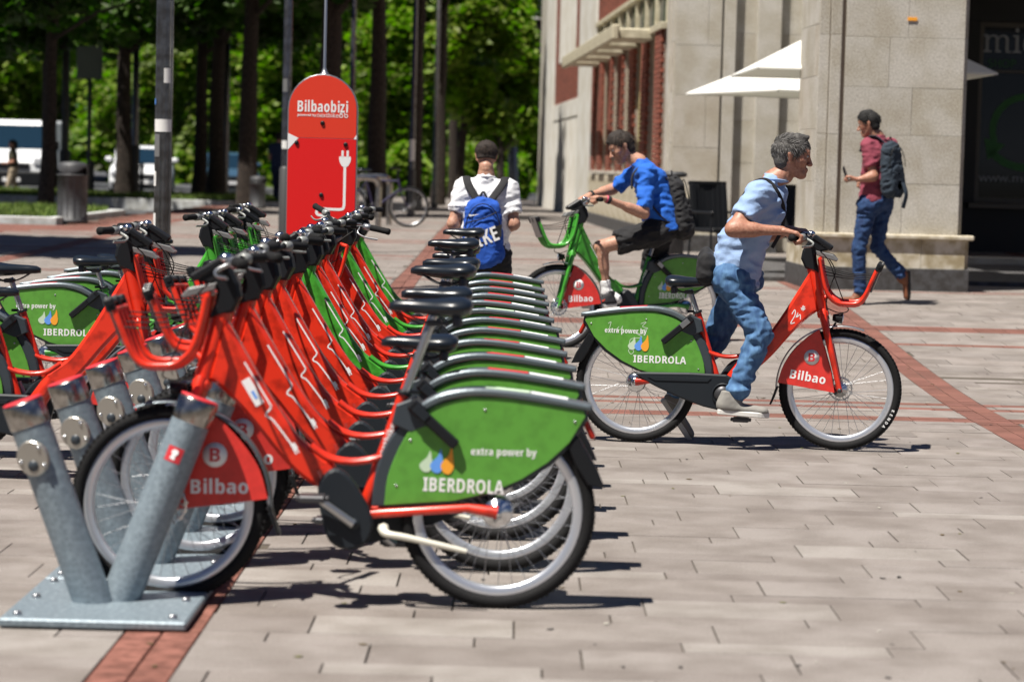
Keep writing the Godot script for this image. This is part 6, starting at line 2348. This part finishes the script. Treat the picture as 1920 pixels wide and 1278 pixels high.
	sb.append([J.chest, J.neck - (J.neck - J.chest) * 0.10, 0.10, 0.068])
	for s in ["L", "R"]:
		var el: Vector3 = J["sh" + s].lerp(J["el" + s], c.get("sleeve", 0.62))
		sb.append([J["sh" + s], el, 0.066, 0.066 * w, {"cut": 1}])
	var shirt = part("shirt", solid([field(sb, cell, 0.045, 0.012, 5.0, [], 7)]), c.shirt, t)
	var nk = (HX * Vector3(-0.036, -0.13, 0) - J.neck).normalized()
	var col = MB.new()
	if c.has("collar"):
		var ring = []
		for i in 13:
			var a = TAU * i / 12.0
			ring.append(J.neck - nk * 0.005 + (fwd * cos(a) + lat * sin(a)) * 0.070 + nk * (0.026 - 0.035 * maxf(0, cos(a))))
		col.tube(ring, 0.026, 8, 0.3, nk)
		for s in [-1, 1]:
			col.tube([ring[0] + lat * s * 0.015 + nk * 0.01, ring[0] + lat * s * 0.045 - nk * 0.035 + fwd * 0.012], [0.022, 0.010], 8, 0.35, nk)
	else:
		var ring = []
		for i in 13:
			var a = TAU * i / 12.0
			ring.append(J.neck - nk * 0.022 + (fwd * cos(a) + lat * sin(a)) * 0.068 - nk * 0.02 * cos(a))
		col.tube(ring, 0.009, 8)
	part("collar", col.done(), c.shirt, shirt)
	for s in ["L", "R"]:
		if c.has("sock"):
			part("sock", solid([field([[J["ankle" + s] + (J["knee" + s] - J["ankle" + s]).normalized() * 0.10, J["ankle" + s], 0.044, 0.042], [J["ankle" + s], J["heel" + s] + Vector3(0, 0.05, 0), 0.042, 0.04]], 0.009, 0.02, 0.004, 30.0, [[(J["knee" + s] - J["ankle" + s]).normalized(), J["ankle" + s] + (J["knee" + s] - J["ankle" + s]).normalized() * 0.10]])]), c.sock, t)
		shoe(t, J["ankle" + s], J["heel" + s], J["toe" + s], c.shoe, c.sole, 0.285, c.get("mark"))
	return t

func strap(parent: Node, pts: Array, w: float, m: Material, up := Vector3.UP, called := "strap"):
	var mb = MB.new()
	mb.tube(curve(pts, 6), w, 8, 0.22, up)
	part(called, mb.done(), m, parent)

func backpack(label: String, at: Vector3, top: Vector3, bottom: Vector3, out: Vector3, wid: float, dep: float, m: Material, straps: Array) -> Node3D:
	var t = thing("backpack", label, "backpack", at)
	var up = (top - bottom).normalized()
	out = (out - up * out.dot(up)).normalized()
	var lat = up.cross(out)
	var hw = wid * 0.5
	var h = (top - bottom).length()
	var fl = wid / dep - 1.0
	var bones = []
	for s in [-1, 1]:
		bones.append([bottom + up * hw * 0.55 + lat * s * hw * 0.35, top - up * hw * 0.62 + lat * s * hw * 0.22, hw * 0.66, hw * 0.62, {"ax": out, "fl": fl * 0.62}])
	bones.append([bottom + up * hw * 0.6 + out * dep * 0.28, bottom + up * h * 0.42 + out * dep * 0.26, hw * 0.72, hw * 0.66, {"ax": out, "fl": fl}])
	var body = part("bag", solid([field(bones, 0.012, 0.05, 0.012, 9.0, [[out, (top + bottom) * 0.5 + out * dep * 0.5]], 9)]), m, t)
	var mb = MB.new()
	var arc = []
	for i in 13:
		var a = PI * i / 12.0
		arc.append((top + bottom) * 0.5 + up * h * 0.02 + lat * cos(a) * hw * 0.80 + up * sin(a) * h * 0.40 + out * dep * (0.40 + 0.03 * sin(a)))
	mb.tube(arc, 0.004, 6)
	part("zip", mb.done(), mats.cable_black, body)
	mb = MB.new()
	mb.tube(curve([top - up * 0.02 + lat * 0.035, top + up * 0.045, top - up * 0.02 - lat * 0.035], 5), 0.008, 8, 0.5)
	part("handle", mb.done(), mats.bag_black, body)
	for s in straps:
		var sm = MB.new()
		sm.tube(curve(s, 6), 0.030, 10, 0.25, lat)
		part("strap", sm.done(), mats.bag_black if m != mats.bag_slate else m, body)
	return t

func grip_at(bike_at: Vector3, turn: float, steer: float, side: float) -> Vector3:
	var ax = (Vector3(0.948, 0.99, 0) - Vector3(1.012, 0.755, 0)).normalized()
	var pv = Vector3(0.98, 0.87, 0)
	var rot = Basis(ax, steer)
	var p = rot * (Vector3(0.868, 1.168, side * 0.245) - pv) + pv
	return bike_at + Basis(Vector3.UP, turn) * p

func build_people():
	# man wheeling the red bike
	var at = Vector3(1.45, 0, -13.27)
	var J = {
		"pelvis": Vector3(-0.225, 0.975, 0.0), "hipR": Vector3(-0.255, 0.930, 0.100), "hipL": Vector3(-0.180, 0.930, -0.100),
		"kneeR": Vector3(-0.105, 0.630, 0.190), "ankleR": Vector3(-0.225, 0.300, 0.200), "heelR": Vector3(-0.325, 0.205, 0.200), "toeR": Vector3(-0.050, 0.190, 0.215),
		"kneeL": Vector3(-0.320, 0.555, -0.200), "ankleL": Vector3(-0.520, 0.265, -0.240), "heelL": Vector3(-0.600, 0.225, -0.240), "toeL": Vector3(-0.440, 0.0, -0.235),
		"waist": Vector3(-0.205, 1.105, 0.0), "chest": Vector3(-0.095, 1.310, 0.010), "shR": Vector3(-0.135, 1.392, 0.185), "shL": Vector3(-0.015, 1.392, -0.170),
		"elR": Vector3(-0.280, 1.200, 0.300), "elL": Vector3(-0.020, 1.165, -0.330), "neck": Vector3(-0.040, 1.462, 0.010), "head": Vector3(0.058, 1.598, 0.010)}
	J.haR = grip_at(Vector3(0.694, 0, -13.327), -0.139, -0.04, 1.0) - at + Vector3(0.01, 0.018, 0)
	J.haL = grip_at(Vector3(0.694, 0, -13.327), -0.139, -0.04, -1.0) - at + Vector3(0.01, 0.018, 0)
	for s in ["L", "R"]:
		J["wr" + s] = J["ha" + s] + (J["el" + s] - J["ha" + s]).normalized() * 0.085 + Vector3(0, 0.012, 0)
	var man = person("grey haired man in pale blue polo and jeans wheeling out a red bike", at, J, {"fwd": Vector3(1, 0, 0.1), "look": Vector3(1, -0.05, 0.08), "skin": mats.skin_tan, "hair": mats.hair_grey, "quiff": 1, "hair2": mats.hair_silver, "strands": 2400, "strand": 0.024, "shirt": mats.polo_blue, "collar": 1, "bottom": mats.denim_light, "shoe": mats.shoe_grey, "sole": mats.sole_white, "cell": 0.010, "head_cell": 0.004, "hair_cell": 0.004, "sleeve": 0.66, "hem": -0.62, "nose": 0.1, "shirt_fit": 1.06})
	var st = [Vector3(-0.262, 1.270, 0.125), Vector3(-0.215, 1.375, 0.150), Vector3(-0.165, 1.448, 0.160), Vector3(-0.095, 1.468, 0.160), Vector3(-0.035, 1.410, 0.170), Vector3(0.010, 1.310, 0.120), Vector3(0.005, 1.200, 0.090), Vector3(-0.045, 1.100, 0.100)]
	strap(man, st, 0.0105, mats.bag_black, Vector3(1, 0, 0.2), "bag_strap")
	var bg = thing("hip_bag", "small black bag hanging behind the hip of the man in the pale blue polo", "bag", at)
	part("pouch", solid([field([[Vector3(-0.395, 1.03, 0.02), Vector3(-0.395, 0.94, 0.02), 0.062, 0.068, {"ax": Vector3(1, 0, 0), "fl": 0.35}], [Vector3(-0.40, 1.02, 0.10), Vector3(-0.40, 0.95, 0.10), 0.05, 0.055]], 0.010, 0.03, 0.008, 15.0)]), mats.bag_black, bg)
	# young man on the green bike
	at = Vector3(0.95, 0.117, -19.1)
	J = {
		"pelvis": Vector3(0.215, 0.950, -0.050), "hipL": Vector3(0.165, 0.900, 0.050), "hipR": Vector3(0.200, 0.890, -0.150),
		"kneeL": Vector3(-0.275, 0.772, 0.120), "ankleL": Vector3(-0.218, 0.415, 0.110), "heelL": Vector3(-0.130, 0.318, 0.110), "toeL": Vector3(-0.400, 0.300, 0.150),
		"kneeR": Vector3(0.150, 0.470, -0.300), "ankleR": Vector3(0.170, 0.10, -0.350), "heelR": Vector3(0.235, 0.01, -0.350), "toeR": Vector3(-0.03, 0.0, -0.330),
		"waist": Vector3(0.175, 1.086, -0.050), "chest": Vector3(0.105, 1.305, -0.050), "shL": Vector3(0.070, 1.362, 0.130), "shR": Vector3(0.030, 1.388, -0.220),
		"elL": Vector3(0.055, 1.045, 0.220), "elR": Vector3(-0.170, 1.225, -0.330), "neck": Vector3(0.018, 1.448, -0.050), "head": Vector3(-0.122, 1.558, -0.050)}
	var cb = Vector3(1.372, 0.085, -19.297)
	J.haL = grip_at(cb, PI + 0.42, CSTEER, -1.0) - at + Vector3(-0.01, 0.018, 0)
	J.haR = grip_at(cb, PI + 0.42, CSTEER, 1.0) - at + Vector3(-0.01, 0.018, 0)
	for s in ["L", "R"]:
		J["wr" + s] = J["ha" + s] + (J["el" + s] - J["ha" + s]).normalized() * 0.085 + Vector3(0, 0.012, 0)
	var cy = person("young man in bright blue shirt and black shorts sitting on a green bike", at, J, {"fwd": Vector3(-1, 0, 0.25), "look": Vector3(-0.9, -0.42, 0.22), "head_up": Vector3(-0.42, 0.9, 0), "skin": mats.skin_fair, "hair": mats.hair_dark, "hair2": mats.hair_brown, "fringe": 1, "strands": 700, "strand": 0.028, "shirt": mats.shirt_blue, "bottom": mats.shorts_black, "leg_cut": 0.72, "shoe": mats.shoe_black, "sole": mats.sole_white, "mark": mats.swoosh_red, "sock": mats.sock_white, "sleeve": 0.86, "hem": -0.35, "shirt_fit": 1.0, "cell": 0.012, "head_cell": 0.006, "hair_cell": 0.006})
	for s in ["L", "R"]:
		var wb = MB.new()
		var d: Vector3 = (J["wr" + s] - J["el" + s]).normalized()
		wb.lathe(P2([0.028, -0.012, 0.033, -0.010, 0.033, 0.010, 0.028, 0.012]), J["wr" + s] - d * 0.03, d, 14)
		part("wristband", wb.done(), mats.bag_black, cy)
		if s == "L":
			wb = MB.new()
			wb.lathe(P2([0.027, -0.006, 0.031, -0.004, 0.031, 0.004, 0.027, 0.006]), J.wrL - d * 0.010, d, 14)
			part("wristband", wb.done(), mat("pink_band", lin(0.6, 0.08, 0.15), 0.6), cy)
	backpack("black backpack on the back of the young man riding the green bike", at, Vector3(0.285, 1.340, -0.060), Vector3(0.375, 0.860, -0.050), Vector3(0.95, 0.15, -0.1), 0.33, 0.20, mats.bag_black, [[Vector3(-0.040, 1.240, 0.095), Vector3(-0.035, 1.345, 0.115), Vector3(0.030, 1.412, 0.085), Vector3(0.130, 1.400, 0.070), Vector3(0.235, 1.310, 0.050)], [Vector3(0.09, 1.150, 0.115), Vector3(0.190, 1.030, 0.120), Vector3(0.320, 0.930, 0.060)]])
	# man seen from behind
	at = Vector3(-0.21, 0.045, -17.75)
	J = {
		"pelvis": Vector3(-0.008, 0.820, 0.0), "hipL": Vector3(-0.095, 0.79, 0.0), "hipR": Vector3(0.085, 0.79, 0.0), "kneeL": Vector3(-0.10, 0.44, -0.03), "kneeR": Vector3(0.10, 0.44, -0.01),
		"ankleL": Vector3(-0.10, 0.09, 0.02), "ankleR": Vector3(0.10, 0.09, 0.03), "heelL": Vector3(-0.10, 0.012, 0.06), "heelR": Vector3(0.10, 0.012, 0.07), "toeL": Vector3(-0.12, 0.012, -0.20), "toeR": Vector3(0.13, 0.012, -0.19),
		"waist": Vector3(-0.008, 0.98, 0.0), "chest": Vector3(-0.010, 1.215, -0.01), "shL": Vector3(-0.180, 1.300, 0.0), "shR": Vector3(0.162, 1.300, 0.0),
		"elL": Vector3(-0.245, 1.030, 0.06), "elR": Vector3(0.205, 1.040, 0.06), "wrL": Vector3(-0.135, 0.965, -0.16), "wrR": Vector3(0.130, 0.985, -0.17), "haL": Vector3(-0.085, 0.975, -0.23), "haR": Vector3(0.075, 0.995, -0.24),
		"neck": Vector3(-0.010, 1.385, 0.005), "head": Vector3(-0.014, 1.525, -0.035)}
	var wm = person("man in white t-shirt standing with his back turned behind the docked bikes", at, J, {"fwd": Vector3(0, 0, -1), "look": Vector3(-0.05, -0.25, -1), "head_up": Vector3(0, 1, -0.2), "skin": mats.skin_fair, "hair": mats.hair_dark, "hair2": mats.hair_brown, "strands": 900, "strand": 0.018, "nape": -0.030, "shirt": mats.shirt_white, "bottom": mats.shorts_black, "leg_cut": 0.95, "shoe": mats.shoe_black, "sole": mats.sole_white, "sock": mats.sock_white, "sleeve": 0.70, "hem": -0.15, "cell": 0.012, "head_cell": 0.006, "hair_cell": 0.006, "shirt_fit": 1.02, "head_scale": 0.97})
	var bp = backpack("blue backpack with large white lettering on the man in the white t-shirt", at, Vector3(-0.026, 1.225, 0.175), Vector3(-0.018, 0.740, 0.165), Vector3(0, 0, 1), 0.315, 0.17, mats.bag_blue, [[Vector3(-0.150, 1.340, -0.075), Vector3(-0.155, 1.375, 0.01), Vector3(-0.140, 1.325, 0.085), Vector3(-0.075, 1.215, 0.140)], [Vector3(0.125, 1.340, -0.075), Vector3(0.130, 1.375, 0.01), Vector3(0.110, 1.325, 0.085), Vector3(0.035, 1.215, 0.140)]])
	var bf = bp.get_node("bag")
	var mb = MB.new()
	mb.prism(P2([-0.185, 0.855, 0.115, 0.985, 0.115, 1.075, -0.185, 0.960]), 0.2505, 0.2535, 0.0, Transform3D(Basis.IDENTITY, Vector3(0.0, -0.035, 0.0)))
	part("print_panel", mb.done(), mats.bag_black, bf)
	fit_text(bf, "NIKE", 0.245, 0.105, Vector3(-0.028, 0.932, 0.2565), 1.0, mats.white_print, 0.40)
	mb = MB.new()
	mb.prism(curve2(P2([0.0, 0.012, 0.008, -0.004, 0.075, 0.014, 0.02, 0.008]), 3, true), 0.0, 0.002)
	part("mark", mb.done(), mats.white_print, bf, Transform3D(Basis.IDENTITY, Vector3(-0.125, 1.095, 0.252)))
	mb = MB.new()
	mb.tube(curve([Vector3(-0.135, 1.045, 0.250), Vector3(-0.03, 1.075, 0.254), Vector3(0.075, 1.125, 0.248)], 4), 0.004, 6)
	part("zip", mb.done(), mats.cable_black, bf)
	# walker by the pillar
	at = Vector3(3.4, 0.285, -22.9)
	J = {
		"pelvis": Vector3(0.005, 0.985, 0.0), "hipL": Vector3(-0.071, 0.940, 0.070), "hipR": Vector3(0.075, 0.940, -0.070), "kneeL": Vector3(-0.145, 0.525, 0.080), "ankleL": Vector3(-0.120, 0.110, 0.070), "heelL": Vector3(-0.070, 0.014, 0.060), "toeL": Vector3(-0.33, 0.014, 0.120),
		"kneeR": Vector3(0.050, 0.535, -0.050), "ankleR": Vector3(0.300, 0.280, -0.090), "heelR": Vector3(0.360, 0.325, -0.095), "toeR": Vector3(0.372, 0.05, -0.10),
		"waist": Vector3(0.013, 1.180, 0.0), "chest": Vector3(0.030, 1.425, -0.01), "shL": Vector3(-0.105, 1.500, 0.110), "shR": Vector3(0.165, 1.510, -0.140),
		"elL": Vector3(-0.045, 1.210, 0.180), "wrL": Vector3(-0.195, 1.175, 0.170), "haL": Vector3(-0.275, 1.205, 0.160), "elR": Vector3(0.183, 1.218, -0.240), "wrR": Vector3(-0.02, 1.140, -0.260), "haR": Vector3(-0.10, 1.150, -0.25),
		"neck": Vector3(0.002, 1.590, -0.005), "head": Vector3(-0.080, 1.700, 0.0)}
	var wk = person("dark haired man in maroon t-shirt and jeans walking past the stone pillar", at, J, {"fwd": Vector3(-0.8, 0, -0.6), "look": Vector3(-0.93, -0.2, -0.3), "skin": mats.skin_tan, "hair": mats.hair_black, "fringe": 1, "strands": 600, "strand": 0.028, "shirt": mats.shirt_maroon, "bottom": mats.denim_dark, "shoe": mats.shoe_brown, "sole": mats.sole_dark, "sleeve": 0.70, "hem": -0.1, "cell": 0.013, "head_cell": 0.006, "hair_cell": 0.006, "leg_fit": 0.95})
	var gb = MB.new()
	gb.tube([J.head + Vector3(0.01, 0.01, 0.08), J.head + Vector3(-0.085, -0.005, 0.045)], 0.0025, 5)
	part("glasses", gb.done(), mats.cable_black, wk)
	backpack("slate grey backpack on the walking man in the maroon t-shirt", at, Vector3(0.105, 1.540, 0.150), Vector3(0.150, 1.030, 0.140), Vector3(0.72, 0.05, 0.70), 0.31, 0.17, mats.bag_slate, [[Vector3(-0.160, 1.440, 0.055), Vector3(-0.105, 1.560, 0.075), Vector3(-0.020, 1.580, 0.10), Vector3(0.065, 1.510, 0.130)], [Vector3(0.235, 1.16, 0.18), Vector3(0.262, 1.05, 0.21), Vector3(0.235, 0.92, 0.21)]])
	var ph = thing("phone", "black phone held out by the walking man in the maroon t-shirt", "phone", at)
	mb = MB.new()
	mb.cbox(V0, Vector3(0.075, 0.145, 0.010), 0.003)
	part("case", mb.done(), mats.black_plastic, ph, Transform3D(Basis.from_euler(Vector3(-0.3, 1.2, 0.25)), Vector3(-0.305, 1.225, 0.150)))
	# two far figures
	far_person("woman in olive top and tan trousers crossing the road by the van", Vector3(-13.0, 0.30, -62.5), Vector3(-1, 0, 0.2), 1.52, mats.skin_tan, mats.hair_dark, mats.dress_olive, mats.trousers_tan, mats.shoe_brown, true)
	far_person("person in navy clothes standing far behind the left edge of the totem", Vector3(-5.5, 0.45, -56.0), Vector3(0.1, 0, -1), 1.68, mats.skin_fair, mats.hair_black, mats.coat_navy, mats.coat_navy, mats.shoe_black, false)

const CSTEER := -0.22
func far_person(label: String, at: Vector3, fwd: Vector3, hgt: float, skin: Material, hair: Material, shirt: Material, bottom: Material, shoes: Material, long_hair: bool):
	var k = hgt / 1.75
	var f = fwd.normalized()
	var l = f.cross(Vector3.UP)
	var P = func(a, y, b): return (f * a + l * b + Vector3.UP * y) * k
	var J = {
		"pelvis": P.call(0, 0.95, 0), "hipL": P.call(0, 0.91, -0.09), "hipR": P.call(0, 0.91, 0.09), "kneeL": P.call(0.12, 0.50, -0.09), "kneeR": P.call(-0.02, 0.50, 0.09), "ankleL": P.call(0.16, 0.10, -0.09), "ankleR": P.call(-0.22, 0.14, 0.09),
		"heelL": P.call(0.11, 0.012, -0.09), "toeL": P.call(0.36, 0.012, -0.10), "heelR": P.call(-0.28, 0.07, 0.09), "toeR": P.call(-0.06, 0.012, 0.10), "waist": P.call(0, 1.10, 0), "chest": P.call(0.01, 1.32, 0), "shL": P.call(0, 1.42, -0.18), "shR": P.call(0, 1.42, 0.18),
		"elL": P.call(0.0, 1.13, -0.22), "elR": P.call(-0.05, 1.13, 0.22), "wrL": P.call(0.20, 1.08, -0.16), "wrR": P.call(0.16, 1.08, 0.18), "haL": P.call(0.27, 1.10, -0.14), "haR": P.call(0.24, 1.10, 0.16), "neck": P.call(0, 1.51, 0), "head": P.call(0.02, 1.645, 0)}
	var c = {"fwd": f, "look": f, "skin": skin, "hair": hair, "shirt": shirt, "bottom": bottom, "shoe": shoes, "sole": mats.sole_dark, "cell": 0.02, "head_cell": 0.011, "hair_cell": 0.011}
	if long_hair:
		c.long_hair = 1
	person(label, at, J, c)
